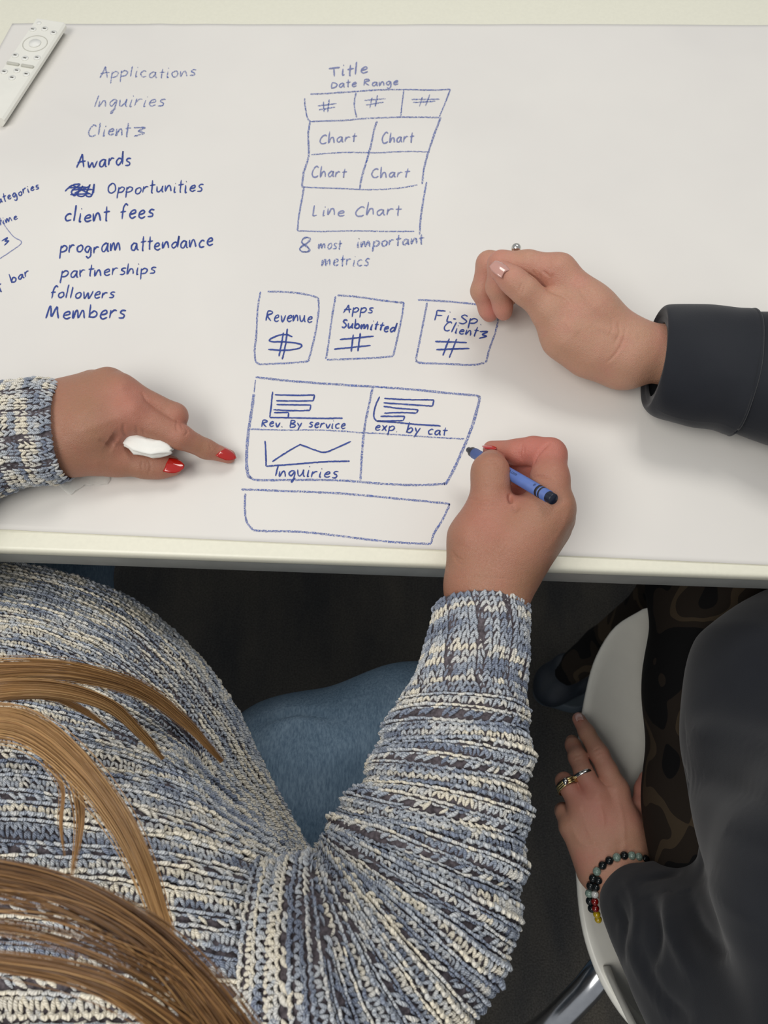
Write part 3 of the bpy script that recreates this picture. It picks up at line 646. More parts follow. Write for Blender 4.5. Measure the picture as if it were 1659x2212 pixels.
def knit_surface(K, S, row_h, sp, style, outward, seed, cull=-.25, tone_shift=0.0):
    nv, nu, _ = S.shape
    Lv = np.linalg.norm(np.diff(S, axis=0), axis=2)
    Lm = np.concatenate([[0], np.cumsum(np.maximum(Lv.mean(1), np.quantile(Lv, .985, axis=1)))])
    nr = int(Lm[-1]/row_h); rows_v = np.interp((np.arange(nr)+.5)*Lm[-1]/nr, Lm, np.arange(nv)); dv = np.gradient(rows_v)
    for (ri, p, tu, tv, ids, idx) in frame_rows(S, rows_v, sp):
        tu_n = tu/np.linalg.norm(tu, axis=1)[:, None]
        N = np.cross(tu_n, tv); N /= np.maximum(np.linalg.norm(N, axis=1), 1e-9)[:, None]
        N = N*outward
        h = np.linalg.norm(tv, axis=1)*dv[ri]
        keep = (((CAMP-p)*N).sum(1) > cull*np.linalg.norm(CAMP-p, axis=1)) & ((h > row_h*.55) | ((h > row_h*.3) & (ri % 2 == 0)) | (ri % 4 == 0))
        hh = np.clip(h, .0024, .0085)
        wob = (vnoise(p[:, 0]*28+ri*.35, p[:, 1]*28+p[:, 2]*20, seed)-.5)*(.3 if style(ri) == 'rib' else .8)
        p = p+tv*(dv[ri]*wob)[:, None]+N*((vnoise(p[:, 0]*60, p[:, 1]*60+ri*.5, seed+3)-.5)*.0014)[:, None]
        # variegated yarn: colour runs along the row
        x = ids*.16+ri*7.31; ro = vnoise(np.array([ri*.63]), np.array([seed*3.1]), seed)[0]
        run = vnoise(x, x*0+ri*1.7, seed)*.55+vnoise(x*4.3, x*0+ri*3.9, seed+1)*.3+ro*.35
        tone = np.clip((run-.60)*2.0+.48+tone_shift+rng.normal(0, .12, len(ids)), 0, 1)
        w = sp*1.0
        st_ = style(ri)
        k = keep
        if st_ == 'rib':
            col = ids % 4
            a = k & (col != 3); b = k & (col == 3)
            for L_ in (LEGL, LEGR): K.add(L_, p[a], tu[a], tv[a], N[a], w, hh[a]*1.05, sp*.85, tone[a])
            [K.add(L_, p[b]-N[b]*.0009, tu[b], tv[b], N[b], w*.85, hh[b]*1.05, sp*.6, tone[b]*.85) for L_ in (LEGL, LEGR)]
        elif st_ == 'v':
            for L_ in (LEGL, LEGR): K.add(L_, p[k], tu[k], tv[k], N[k], w, hh[k]*1.08, sp*.9, tone[k])
        elif st_ == 'purl':
            K.add(PURL, p[k]+N[k]*.0006, tu[k], tv[k], N[k], w*1.15, hh[k]*1.0, sp*1.0, tone[k])
            K.add(PURL, p[k]-N[k]*.0006+tv[k]*dv[ri]*.45+tu_n[k]*sp*.5, tu[k], tv[k], N[k], w*1.0, hh[k]*.9, sp*.7, np.clip(tone[k]-.15, 0, 1))
        elif st_ == 'eye':
            a = k & (ids % 3 != 2)
            K.add(DIAG, p[a], tu[a], tv[a], N[a], w*1.15, hh[a]*1.3, sp*1.0, tone[a])
            a = k & (ids % 3 == 0)
            K.add(BOB, p[a]+tu_n[a]*sp*.5-N[a]*.0003, tu[a], tv[a], N[a], w*.8, hh[a]*.9, sp*.7, np.clip(tone[a]-.1, 0, 1))
        elif st_ == 'bob':
            K.add(BOB, p[k]+N[k]*.0004, tu[k], tv[k], N[k], w*1.2, hh[k]*1.25, sp*1.05, tone[k])
            K.add(DIAG, p[k]-N[k]*.0005+tu_n[k]*sp*.5, tu[k], tv[k], N[k], w*.9, hh[k]*1.1, sp*.7, np.clip(tone[k]-.1, 0, 1))
# sleeve tubes
def ring_tube(rings, nv, nu=96, ang0=0.0):
    """rings: (pin, pout, zc, vertical radius)"""
    R = []
    cs = [(P(*a, z)+P(*b, z))/2 for a, b, z, r in rings]; cs = np.array(cs)
    ang = np.linspace(0, 2*np.pi, nu)+ang0
    for (a, b, z, r), c in zip(rings, cs):
        A = (P(*b, z)-P(*a, z))/2
        # push the apparent half width onto the real one: silhouette of the ellipse from above
        B = np.array([0, 0, r])
        R.append(c+np.cos(ang)[:, None]*A+np.sin(ang)[:, None]*B)
    return catmull(np.array(R), nv)
def wrinkle(S, amp, fu, fv, seed):
    nv, nu, _ = S.shape
    c = S.mean(1, keepdims=True); d = S-c; d /= np.linalg.norm(d, axis=2, keepdims=True)
    a = np.linspace(0, 2*np.pi, nu); 
    vv, aa = np.meshgrid(np.linspace(0, 1, nv), a, indexing='ij')
    n = vnoise(np.cos(aa)*fu+50, vv*fv+np.sin(aa)*fu+20, seed)-.5
    return S+d*(n*amp*2)[..., None]
right_sleeve = [((944, 1308), (1135, 1312), .770, .036), ((934, 1342), (1140, 1345), .769, .038), ((915, 1400), (1138, 1405), .766, .040), ((885, 1480), (1132, 1488), .760, .043),
                ((862, 1520), (1140, 1535), .755, .046), ((815, 1610), (1144, 1640), .752, .050), ((786, 1690), (1138, 1760), .752, .052), ((732, 1752), (1126, 1880), .757, .052),
                ((712, 1792), (1110, 1985), .765, .054), ((700, 1815), (1075, 2110), .778, .056), ((690, 1830), (985, 2235), .795, .06), ((680, 1842), (840, 2310), .81, .06), ((662, 1850), (690, 2360), .82, .058), ((560, 1860), (540, 2400), .80, .055)]
SR = ring_tube(right_sleeve, 160)
# folds of the sleeve: soft horizontal rolls below the cuff rib
nvv = np.linspace(0, 1, 160)[:, None]; ang = np.linspace(0, 2*np.pi, 96)[None]
c_ = SR.mean(1, keepdims=True); d_ = SR-c_; d_ /= np.linalg.norm(d_, axis=2, keepdims=True)
roll = .0026*np.sin(nvv*2*np.pi*13+1.3*np.cos(ang)+.6*np.sin(ang*2))*np.clip((nvv-.28)*10, 0, 1)*np.clip((.72-nvv)*8, 0, 1)
SR = SR+d_*roll[..., None]
SR = wrinkle(SR, .003, 1.5, 14, 4)
left_sleeve = [((150, 838), (140, 1026), .774, .034), ((110, 832), (104, 1034), .774, .037), ((40, 842), (34, 1040), .776, .038), ((-40, 850), (-50, 1075), .776, .042), ((-140, 880), (-150, 1160), .778, .05), ((-250, 940), (-230, 1270), .778, .055), ((-370, 1060), (-270, 1370), .776, .058), ((-500, 1280), (-310, 1480), .776, .062), ((-600, 1560), (-330, 1580), .78, .066), ((-640, 1800), (-310, 1760), .785, .07), ((-620, 2050), (-260, 1960), .79, .07)]
SL = ring_tube([(a, b, z, r) for a, b, z, r in left_sleeve], 150)
SL = wrinkle(SL, .002, 1.5, 5, 9)
# torso
tc = [
 [(-620, 1330, .60), (-300, 1205, .63), (0, 1214, .635), (240, 1276, .635), (400, 1392, .63), (502, 1525, .625), (562, 1650, .62), (620, 1760, .61), (700, 1900, .60)],
 [(-620, 1420, .68), (-300, 1290, .69), (0, 1300, .69), (200, 1360, .69), (345, 1465, .69), (445, 1580, .685), (520, 1690, .68), (610, 1790, .665), (710, 1920, .64)],
 [(-620, 1560, .74), (-300, 1440, .73), (0, 1440, .735), (160, 1480, .735), (300, 1550, .725), (400, 1625, .72), (500, 1725, .725), (600, 1810, .72), (715, 1930, .68)],
 [(-620, 1700, .78), (-300, 1590, .775), (0, 1580, .775), (150, 1605, .775), (290, 1640, .755), (400, 1680, .755), (500, 1760, .765), (610, 1835, .765), (715, 1950, .70)],
 [(-620, 1840, .81), (-300, 1740, .805), (0, 1730, .81), (150, 1745, .81), (300, 1765, .805), (420, 1795, .80), (530, 1835, .80), (640, 1890, .785), (720, 1990, .72)],
 [(-620, 1990, .83), (-300, 1900, .83), (0, 1890, .835), (150, 1895, .84), (300, 1905, .84), (430, 1925, .835), (550, 1950, .83), (650, 1985, .81), (730, 2060, .74)],
 [(-620, 2180, .84), (-300, 2110, .845), (0, 2090, .855), (150, 2090, .86), (300, 2095, .86), (430, 2105, .855), (550, 2120, .85), (660, 2140, .825), (740, 2180, .75)],
 [(-620, 2420, .84), (-300, 2350, .85), (0, 2330, .865), (150, 2330, .87), (300, 2330, .87), (430, 2330, .865), (560, 2330, .86), (680, 2330, .83), (760, 2330, .75)],
 [(-620, 2600, .82), (-300, 2560, .84), (0, 2540, .85), (150, 2540, .85), (300, 2540, .85), (430, 2530, .85), (560, 2520, .84), (680, 2500, .81), (760, 2480, .74)],
]
TC = np.array([[P(*q_) for q_ in r] for r in tc])
bc = np.array([P(0, 1900, .6)[0], P(0, 1900, .6)[1], 0])
under = TC[0].copy(); under[:, :2] += (bc[:2]-under[:, :2])*.10; under[:, 2] -= .07
under2 = TC[0].copy(); under2[:, :2] += (bc[:2]-under2[:, :2])*.22; under2[:, 2] = .48
backr = TC[-1].copy(); backr[:, 1] -= .05; backr[:, 2] -= .10
back2 = TC[-1].copy(); back2[:, 1] -= .04; back2[:, 2] = .48
TC = np.concatenate([[under2], [under], TC, [backr], [back2]])
lc = TC[:, :1].copy(); lc[..., 0] -= .015; lc[..., 2] = .48+.02*(lc[..., 2]-.6); rc_ = TC[:, -1:].copy(); rc_[..., 2] = .48
TC = np.concatenate([lc, TC, rc_], 1)
ST = catmull(TC, 220); ST = catmull(ST.transpose(1, 0, 2), 200).transpose(1, 0, 2)
# bunched fold near the armpit
def near(S, p, r): return np.exp(-((S-p)**2).sum(2)/r**2)
ST[..., 2] -= .030*near(ST, P(372, 1592, .72), .022)
ST[..., 2] += .010*near(ST, P(300, 1560, .73), .03)+.012*near(ST, P(430, 1655, .73), .03)
uu_, vv_ = np.meshgrid(np.linspace(0, 1, 200), np.linspace(0, 1, 220))
ST[..., 2] += .004*(vnoise(uu_*9, vv_*7, 31)-.5)
sweater = attach(link('sweater', gridmesh('sweater', ST), KBASE), PA); sweater['label'] = 'chunky knit sweater in blue, grey and cream marled yarn'
def sub(o, parent): o.parent = parent; return o
sub(link('sleeve', gridmesh('sleeve', SR), KBASE), sweater); sub(link('sleeve', gridmesh('sleeve', SL), KBASE), sweater)
pat = ['v', 'v', 'purl', 'eye', 'purl', 'v', 'bob', 'purl']
K = Knit(); knit_surface(K, ST, .0050, .0054, lambda r: pat[r % 8], -1, 11, tone_shift=.08); K.build('knit_stitches', PA, sweater)
K = Knit()
def sl_style(ri): return 'rib' if ri < 17 else ['bob', 'purl', 'v', 'purl', 'eye', 'purl', 'bob', 'v'][ri % 8]
knit_surface(K, SR, .0047, .0052, sl_style, 1, 23, tone_shift=.02); K.build('knit_stitches', PA, sweater)
K = Knit(); knit_surface(K, SL, .0047, .0050, lambda r: 'rib' if r < 24 else sl_style(r+5), 1, 37); K.build('knit_stitches', PA, sweater)
print('SR normal check', np.cross(SR[80, 25]-SR[80, 24], SR[81, 24]-SR[80, 24])@(SR[80, 24]-SR[80].mean(0)), 'ST', np.cross(ST[100, 101]-ST[100, 100], ST[101, 100]-ST[100, 100])[2])

# jeans
def jeans():
    g = [chain([(P(330, 1970, .50), .095), (P(640, 1705, .505), .083), (P(880, 1600, .505), .069), (P(985, 1595, .50), .062), (P(975, 1700, .30), .052), (P(950, 1800, .06), .045)], .04)
         + chain([(P(0, 1800, .50), .11), (P(60, 1400, .50), .085), (P(110, 1120, .49), .070), (P(120, 1240, .25), .055), (P(130, 1400, .05), .045)], .04)
         + chain([(P(-50, 2000, .53), .13), (P(350, 2050, .53), .12)], .05)]
    cv = chain([(P(560, 1560, .58), .004), (P(640, 1540, .595), .005), (P(710, 1545, .60), .003)], .008)
    return sdf_build(g, cv, .006, pad=.03)
V, Q = relief(*jeans(), [([(530, 1572), (600, 1545), (660, 1538), (730, 1548)], 7, .005), ([(560, 1590), (640, 1560), (720, 1570)], 14, -.003), ([(640, 1700), (720, 1640), (800, 1600)], 30, -.003), ([(600, 1640), (700, 1560), (860, 1520)], 30, .002)]); jn = attach(link('jeans', npmesh('jeans', V, Q), DENIM), PA); jn['label'] = 'mid blue denim jeans'
# ---- hair
def hair_locks():
    locks = [  # centre line px,py,z ; spread start,end (m) ; count
     ([(-120, 1470, .86), (0, 1452, .86), (150, 1452, .85), (300, 1490, .82), (400, 1560, .79), (480, 1645, .765)], .0052, .0010, 300, .45),
     ([(-120, 1520, .86), (0, 1490, .87), (130, 1490, .86), (240, 1525, .84), (310, 1590, .81), (352, 1640, .79)], .0040, .0008, 200, .65),
     ([(-120, 1530, .86), (0, 1505, .86), (110, 1505, .85), (190, 1540, .83), (240, 1578, .81)], .0025, .0005, 60, .5),
     ([(-140, 1580, .90), (0, 1560, .90), (90, 1590, .90), (180, 1670, .90), (255, 1770, .90), (310, 1880, .90), (345, 1980, .895), (372, 2050, .89)], .0060, .0016, 360, .75),
     ([(60, 1590, .90), (140, 1650, .895), (170, 1740, .89), (168, 1820, .885), (155, 1890, .88)], .0030, .0006, 40, .55),
     ([(100, 1640, .90), (135, 1700, .895), (132, 1780, .89), (140, 1850, .88)], .0015, .0004, 12, .6),
     ([(-140, 1880, .97), (0, 1895, .97), (150, 1935, .97), (290, 2010, .965), (400, 2110, .96), (500, 2240, .955), (540, 2320, .95)], .0034, .0062, 290, .25),
     ([(-140, 2060, .98), (0, 2075, .98), (150, 2100, .975), (280, 2150, .97), (400, 2240, .96), (460, 2320, .95)], .0018, .0040, 100, .3),
     ([(-140, 1950, .975), (0, 1965, .975), (150, 1995, .97), (280, 2060, .965), (390, 2160, .96), (460, 2260, .95)], .0075, .008, 16, .5),
     ([(-140, 1975, .975), (80, 2005, .975), (250, 2060, .97), (380, 2130, .962), (450, 2212, .955), (490, 2320, .95)], .0030, .0060, 24, .3),
    ]
    V = []; Fq = []; tone = []; o = 0
    for pts, s0, s1, cnt, tn in locks:
        base = catmull(np.array([P(*q_) for q_ in pts]), 26)
        tg = np.gradient(base, axis=0); tg /= np.linalg.norm(tg, axis=1)[:, None]
        side = np.cross(tg, [0, 0, 1.]); side /= np.linalg.norm(side, axis=1)[:, None]; up = np.cross(side, tg)
        t = np.linspace(0, 1, 26)
        for i in range(cnt):
            a = rng.normal(0, .5); b = rng.normal(0, .22); ph = rng.uniform(0, 6.28); wv = rng.normal(0, .16)
            a2 = a+rng.normal(0, .25)
            sp_ = (s0*(1-t)+s1*t)
            aa = a*(1-t)+a2*t+wv*np.sin(t*5+ph)
            cen = base+side*(aa*sp_*1.5)[:, None]+up*(b*sp_)[:, None]
            end = 1-.30*rng.uniform(0, 1)**1.5 if s1 < .003 else 1
            r = .00022*np.clip((end-t)*8+.15, .12, 1)*rng.uniform(.8, 1.3)
            ring = []
            for k in range(3):
                an = k*2.094; ring.append(cen+side*(r*math.cos(an))[:, None]+up*(r*math.sin(an))[:, None])
            R = np.stack(ring, 1).reshape(-1, 3); V.append(R)
            ii, jj = np.meshgrid(np.arange(25), np.arange(3), indexing='ij'); ii = ii.ravel(); jj = jj.ravel(); j2 = (jj+1) % 3
            Fq.append(np.stack([o+ii*3+jj, o+ii*3+j2, o+(ii+1)*3+j2, o+(ii+1)*3+jj], 1)); o += len(R)
            tone.append(np.full(len(R), np.clip(tn+rng.normal(0, .2), 0, 1)))
    me = npmesh('hair', np.concatenate(V), np.concatenate(Fq))
    at = me.attributes.new('tone', 'FLOAT', 'POINT'); at.data.foreach_set('value', np.concatenate(tone).astype(np.float32))
    return me
hr = attach(link('hair', hair_locks(), HAIR), PA); hr['kind'] = 'stuff'; hr['label'] = 'long loose golden brown hair'

# ================================================================ CRAYON
ca, cb = T(1011, 971, .037), T(1196, 1079, .0985)
cd = cb-ca; CL = np.linalg.norm(cd); cd /= CL
zax = Vector(cd); yax = Vector((-.55, -.2, 1)); yax = (yax-zax*yax.dot(zax)).normalized(); xax = yax.cross(zax)
crayon = empty('crayon', 'blue wax crayon in a paper wrapper held in the writing hand', 'crayon', tuple(ca))
CM = Matrix(((xax[0], yax[0], zax[0], ca[0]), (xax[1], yax[1], zax[1], ca[1]), (xax[2], yax[2], zax[2], ca[2]), (0, 0, 0, 1)))
WAX = mat('dark_blue_wax', srgb(22, 30, 48), .35, nscale=150, namp=.2); WRAP = mat('blue_paper_wrapper', srgb(86, 112, 178), .55, nscale=150, namp=.06); BAND = mat('black_wrapper_print', srgb(28, 30, 38), .5, nscale=100, namp=.1)
def lathe(prof, seg=32):
    bm = bmesh.new(); rows = []
    for r, z in prof: rows.append([bm.verts.new((r*math.cos(2*math.pi*i/seg), r*math.sin(2*math.pi*i/seg), z)) for i in range(seg)])
    for a, b in zip(rows[:-1], rows[1:]):
        for i in range(seg): bm.faces.new((a[i], a[(i+1) % seg], b[(i+1) % seg], b[i]))
    bm.faces.new(rows[0][::-1]); bm.faces.new(rows[-1]); bmesh.ops.recalc_face_normals(bm, faces=bm.faces); return bm
CR = .0043
bmobj('wax_core', lathe([(.0019, 0), (.0022, .0005), (.0026, .0045), (.0039, .0056), (.0040, CL-.0005), (.0036, CL)]), WAX, crayon, CM)
bmobj('wrapper', lathe([(CR, .0095), (CR, CL-.0055)]), WRAP, crayon, CM)
for a, b in ((CL-.0165, CL-.0140), (CL-.0128, CL-.0112)):
    bmobj('wrapper_band', lathe([(CR+.00008, a), (CR+.00008, b)]), BAND, crayon, CM)
dcam = Vector((0, 0, CAMZ))-Vector((ca+cb)/2); PHC = math.atan2(yax.dot(dcam), xax.dot(dcam))
upr = Vector((1, .9, 0)); SG = 1 if (xax*-math.sin(PHC)+yax*math.cos(PHC)).dot(upr) > 0 else -1
def crayon_text(txt, z0, size, phi):
    phi = PHC+SG*phi
    cu = bpy.data.curves.new('t', 'FONT'); cu.body = txt; cu.size = size; cu.resolution_u = 2
    to = bpy.data.objects.new('t', cu); C.objects.link(to); bpy.context.view_layer.update()
    me = bpy.data.meshes.new_from_object(to.evaluated_get(bpy.context.evaluated_depsgraph_get())); bpy.data.objects.remove(to)
    for v in me.vertices:
        x, y = v.co.x, v.co.y; a = phi+SG*y/CR
        v.co = ((CR+.00012)*math.cos(a), (CR+.00012)*math.sin(a), z0+x)
    me.name = 'wrapper_lettering'; o = link('wrapper_lettering', me, BAND, smooth=False); o.matrix_world = CM; o.parent = crayon; o.matrix_parent_inverse = Matrix.Translation(-crayon.location)
crayon_text('crayola.com', CL*.46, .0038, math.radians(12))
crayon_text('®', CL-.0205, .0032, math.radians(15))

# ================================================================ TISSUES
def crumple(name, ctrp, ax, ln, wd, hh, seed, m, label):
    """folded wad: a few sharp pleats running lengthwise, pinched at the rear, cut open at the front"""
    ax = np.asarray(ax)/np.linalg.norm(ax); sd = np.cross([0, 0, 1.], ax); G = []; r2 = np.random.default_rng(seed)
    na = 15; rad = 1+.30*r2.uniform(-1, 1, na); rad2 = 1+.30*r2.uniform(-1, 1, na)
    prof = [(0, .06), (.07, .38), (.20, .72), (.36, 1.0), (.52, .95), (.66, 1.02), (.80, .9), (.90, .66), (.985, .34), (.94, .22), (.86, .12)]
    for t, e in prof:
        row = []
        for k in range(na):
            a = 2*np.pi*k/na; f = rad[k]*(1-t)+rad2[k]*t+.10*r2.uniform(-1, 1)
            row.append(np.asarray(ctrp)+ax*((t-.5)*ln+.0016*r2.uniform(-1, 1)*(e > .2))+sd*(math.cos(a)*wd/2*e*f+.0012*math.sin(t*9))+np.array([0, 0, 1])*math.sin(a)*hh/2*min(1, e*1.1)*f)
        G.append(row)
    me = gridmesh(name, np.array(G), True); o = link(name, me, m, smooth=False); tag(o, label, 'tissue')
    md = o.modifiers.new('s', 'SUBSURF'); md.levels = 1; md.render_levels = 1; md.subdivision_type = 'SIMPLE'; return o
crumple('crumpled_tissue', T(314, 963, .034), T(372, 976, .030)-T(258, 955, .034), .044, .0165, .012, 3, TISSUE, 'white crumpled tissue pinched between thumb and pointing finger')
G = []
for i in range(24):
    t = i/23; row = []
    for j in range(16):
        s = j/15; px = 100+t*140; lowy = np.interp(t, [0, .2, .38, .6, .95, 1], [1032, 1052, 1074, 1052, 1050, 1040])
        p = T(px, 1000+(lowy-1000)*s); z = paperz(p[0], p[1])+.001+.006*(1-s)+.0022*abs(((i*.31+j*.17) % 1)-.5)*2; row.append([p[0], p[1], z])
    G.append(row)
o = link('thin_tissue', gridmesh('thin_tissue', np.array(G)), TISSUE2, smooth=False); tag(o, 'thin see-through tissue lying flat under the wrist of the pointing hand', 'tissue')

# ================================================================ CHAIR
SZ = .45
seat_px = [(1392, 1312), (1330, 1352), (1288, 1420), (1266, 1500), (1252, 1590), (1245, 1690), (1244, 1790), (1247, 1890), (1256, 1985), (1276, 2065), (1312, 2145), (1372, 2225), (1470, 2290), (1580, 2310), (1700, 2290), (1800, 2200), (1850, 2050), (1860, 1850), (1850, 1650), (1810, 1480), (1740, 1370), (1640, 1310), (1510, 1290)]
outl = np.array([P(x, y, SZ) for x, y in seat_px]); cc = outl.mean(0)
ol = catmull(np.concatenate([outl, outl[:1]]), 97)[:-1]
chair = empty('chair', 'white moulded plastic chair with steel legs beside the table', 'chair', (cc[0], cc[1], 0))
rowsG = []
for s, dz in ((.02, -.018), (.3, -.017), (.6, -.013), (.8, -.007), (.92, -.0015), (.97, 0), (.995, -.0015), (1.0, -.006), (.99, -.012), (.96, -.014), (.9, -.017), (.6, -.024), (.02, -.030)):
    r = cc+(ol-cc)*s; r[:, 2] = SZ+dz; rowsG.append(r)
attach(link('seat', gridmesh('seat', np.array(rowsG), True), WHITEP), chair)
# backrest: curved shell rising from the rear rim
G = []
for i in range(30):
    t = i/29; a = np.interp(t, [0, 1], [10.1, 15.2]); base = catmull(outl, 23*20)[int(a*20)]
    row = []
    for j in range(14):
        s = j/13; dirc = base-cc; dirc[2] = 0; dirc /= np.linalg.norm(dirc)
        row.append(base+dirc*(-.016+.045*s*min(1, t*4))+np.array([0, 0, -.008+(.24*s*math.sin(math.pi*min(1, .02+t*.96))**1.1)]))
    G.append(row)
ob = attach(link('backrest', gridmesh('backrest', np.array(G)), WHITEP), chair); md = ob.modifiers.new('t', 'SOLIDIFY'); md.thickness = .006
def leg_tube(name, pts, r, m, root, n=24): return attach(link(name, tube_mesh(name, pts, [r]*len(pts), 20, n), m), root)
leg_tube('leg', [P(1400, 2010, .43), P(1310, 2085, .425), P(1255, 2150, .41), P(1160, 2235, .36), P(1050, 2270, .20), P(985, 2260, .013)], .014, CHROME, chair)
c0 = cc
for dx, dy in ((.17, -.16), (.02, .15), (.16, .17)):
    leg_tube('leg', [c0+[dx*.3, dy*.3, .425-cc[2]], c0+[dx*.75, dy*.75, .42-cc[2]], c0+[dx*1.05, dy*1.05, .22-cc[2]], c0+[dx*1.2, dy*1.2, .013-cc[2]]], .014, CHROME, chair)

# ================================================================ PERSON B (black sweatshirt)
pb = P(1600, 1750, .5)
PB = empty('person', 'person in a black sweatshirt and dark brown patterned trousers sitting on the white chair', 'person', (pb[0], pb[1], 0))
def h2():
    wr = lambda x, y, z, r: (T(x, y, z), r)
    palm = chain([wr(1760, 790, .045, .032), wr(1480, 768, .042, .0255), wr(1385, 763, .040, .0240)], .01)
    palm += chain([wr(1355, 752, .042, .0225), wr(1275, 670, .062, .0190), wr(1207, 587, .077, .0140)], .014)
    palm += chain([wr(1350, 760, .038, .0225), wr(1195, 598, .058, .0145)], .014)
    palm += chain([wr(1345, 768, .034, .0210), wr(1185, 612, .039, .0140)], .014)
    palm += chain([wr(1340, 775, .030, .0200), wr(1185, 635, .022, .0135)], .014)
    palm += chain([wr(1345, 770, .040, .0220), wr(1275, 752, .042, .0215), wr(1222, 722, .050, .0185), wr(1190, 675, .062, .0140)], .014)
    idx = chain([wr(1207, 587, .077, .0140), wr(1140, 572, .077, .0115), wr(1082, 571, .074, .0108), wr(1073, 620, .054, .0092), wr(1086, 662, .036, .0082), wr(1088, 674, .030, .0075)])
    mid_ = chain([wr(1195, 598, .057, .0140), wr(1120, 574, .058, .0112), wr(1056, 570, .056, .0106), wr(1040, 628, .038, .0092), wr(1054, 668, .022, .0080), wr(1058, 678, .017, .0074)])
    rg = chain([wr(1185, 612, .038, .0135), wr(1085, 590, .037, .0105), wr(1066, 640, .020, .0088), wr(1080, 668, .011, .0078)])
    pk = chain([wr(1185, 635, .021, .0125), wr(1105, 625, .020, .0095), wr(1085, 660, .010, .008)])
    th = chain([wr(1225, 705, .054, .0165), wr(1186, 672, .064, .0132), wr(1132, 626, .077, .0108), wr(1108, 606, .081, .0102), wr(1082, 586, .084, .0086)], .006)
    cv = []
    return relief(*sdf_build([palm, idx, mid_, rg, pk, th], cv, .0009, .006), [
        ([(1178, 624), (1200, 633), (1221, 641), (1238, 660)], 3.6, .0013), ([(1140, 590), (1172, 611)], 2.4, .0010), ([(1172, 584), (1190, 600)], 2.4, .0010), ([(1150, 584), (1162, 600)], 2.2, .0007), ([(1185, 610), (1196, 590)], 2.2, .0007),
        ([(1168, 606), (1166, 590)], 2.2, .0007), ([(1352, 706), (1346, 735), (1330, 764), (1307, 787)], 2.6, .0010), ([(1334, 694), (1338, 718), (1325, 746)], 2.6, .0008), ([(1318, 684), (1322, 710), (1312, 730)], 2.4, .0004), ([(1128, 610), (1120, 634)], 2.4, .0006), ([(1134, 614), (1127, 640)], 2.4, .0006),
        ([(1280, 700), (1330, 720), (1380, 730)], 8, -.0009), ([(1205, 570)], 16, -.001), ([(1235, 600), (1290, 670)], 6, -.0007), ([(1215, 690), (1250, 720)], 12, -.0010)])
def h4():
    wr = lambda x, y, z, r: (P(x, y, z), r)
    palm = chain([wr(1480, 2080, .53, .032), wr(1375, 1960, .495, .026), wr(1330, 1890, .478, .024)], .012)
    palm += chain([wr(1355, 1872, .474, .0205), wr(1345, 1790, .480, .0180), wr(1330, 1706, .484, .0125)], .012)
    palm += chain([wr(1320, 1880, .476, .0205), wr(1289, 1722, .487, .0122)], .012)
    palm += chain([wr(1300, 1880, .474, .0200), wr(1254, 1748, .483, .0118)], .012)
    palm += chain([wr(1286, 1872, .472, .0185), wr(1233, 1786, .476, .0112)], .012)
    palm += chain([wr(1360, 1865, .472, .0200), wr(1378, 1790, .470, .0125)], .012)
    palm += chain([wr(1300, 1800, .472, .016), wr(1350, 1780, .472, .015)], .012)
    A = chain([wr(1330, 1706, .484, .0125), wr(1312, 1665, .485, .0102), wr(1294, 1628, .483, .0098), wr(1268, 1583, .474, .0084), wr(1250, 1553, .465, .0070)])
    B = chain([wr(1289, 1722, .486, .0118), wr(1262, 1672, .484, .0098), wr(1248, 1636, .476, .0094), wr(1238, 1610, .462, .0080), wr(1236, 1602, .452, .0072)])
    Cc = chain([wr(1254, 1748, .482, .0112), wr(1228, 1700, .478, .0092), wr(1219, 1688, .468, .0088), wr(1222, 1705, .445, .0075)])
    D = chain([wr(1233, 1786, .474, .0108), wr(1219, 1756, .468, .0085), wr(1216, 1752, .455, .0080), wr(1222, 1768, .438, .007)])
    th = chain([wr(1378, 1800, .470, .0130), wr(1387, 1745, .470, .0105), wr(1392, 1705, .468, .0092), wr(1397, 1682, .466, .0080)], .006)
    cv = []
    return relief(*sdf_build([palm, A, B, Cc, D, th], cv, .0010, .006), [
        ([(1308, 1846), (1343, 1834), (1373, 1835), (1402, 1846)], 2.6, .0010), ([(1282, 1621), (1297, 1613)], 2.2, .0007), ([(1285, 1630), (1303, 1622)], 2.2, .0007), ([(1289, 1640), (1308, 1631)], 2.2, .0005), ([(1236, 1635), (1256, 1629)], 2.2, .0006), ([(1237, 1645), (1258, 1638)], 2.2, .0005),
        ([(1303, 1790), (1302, 1762), (1291, 1734)], 5.5, -.0011), ([(1232, 1780), (1249, 1814), (1272, 1826), (1300, 1812)], 5.5, -.0009), ([(1333, 1715), (1346, 1780), (1350, 1850)], 6, -.0010), ([(1255, 1748), (1275, 1800), (1300, 1860)], 6, -.0008), ([(1290, 1718)], 9, -.001), ([(1256, 1745)], 9, -.001), ([(1331, 1704)], 9, -.0008),
        ([(1322, 1845), (1360, 1800)], 9, .0006), ([(1296, 1684), (1310, 1696), (1322, 1698)], 2.4, .0008)])
coarseB = [chain([(T(1740, 788, .045), .032), (P(2020, 960, .785), .034), (P(2230, 1350, .785), .036), (P(2230, 1600, .77), .036)], .02)
           + chain([(P(1480, 2080, .53), .030), (P(1650, 2200, .58), .03), (P(2050, 2300, .68), .04)], .02)
           + chain([(P(2200, 1700, .55), .06), (P(2250, 1750, .70), .06)], .04)]
V, Q = joinVF([h2(), h4(), sdf_build(coarseB, [], .01, pad=.02)])
bme = npmesh('body', V, Q)
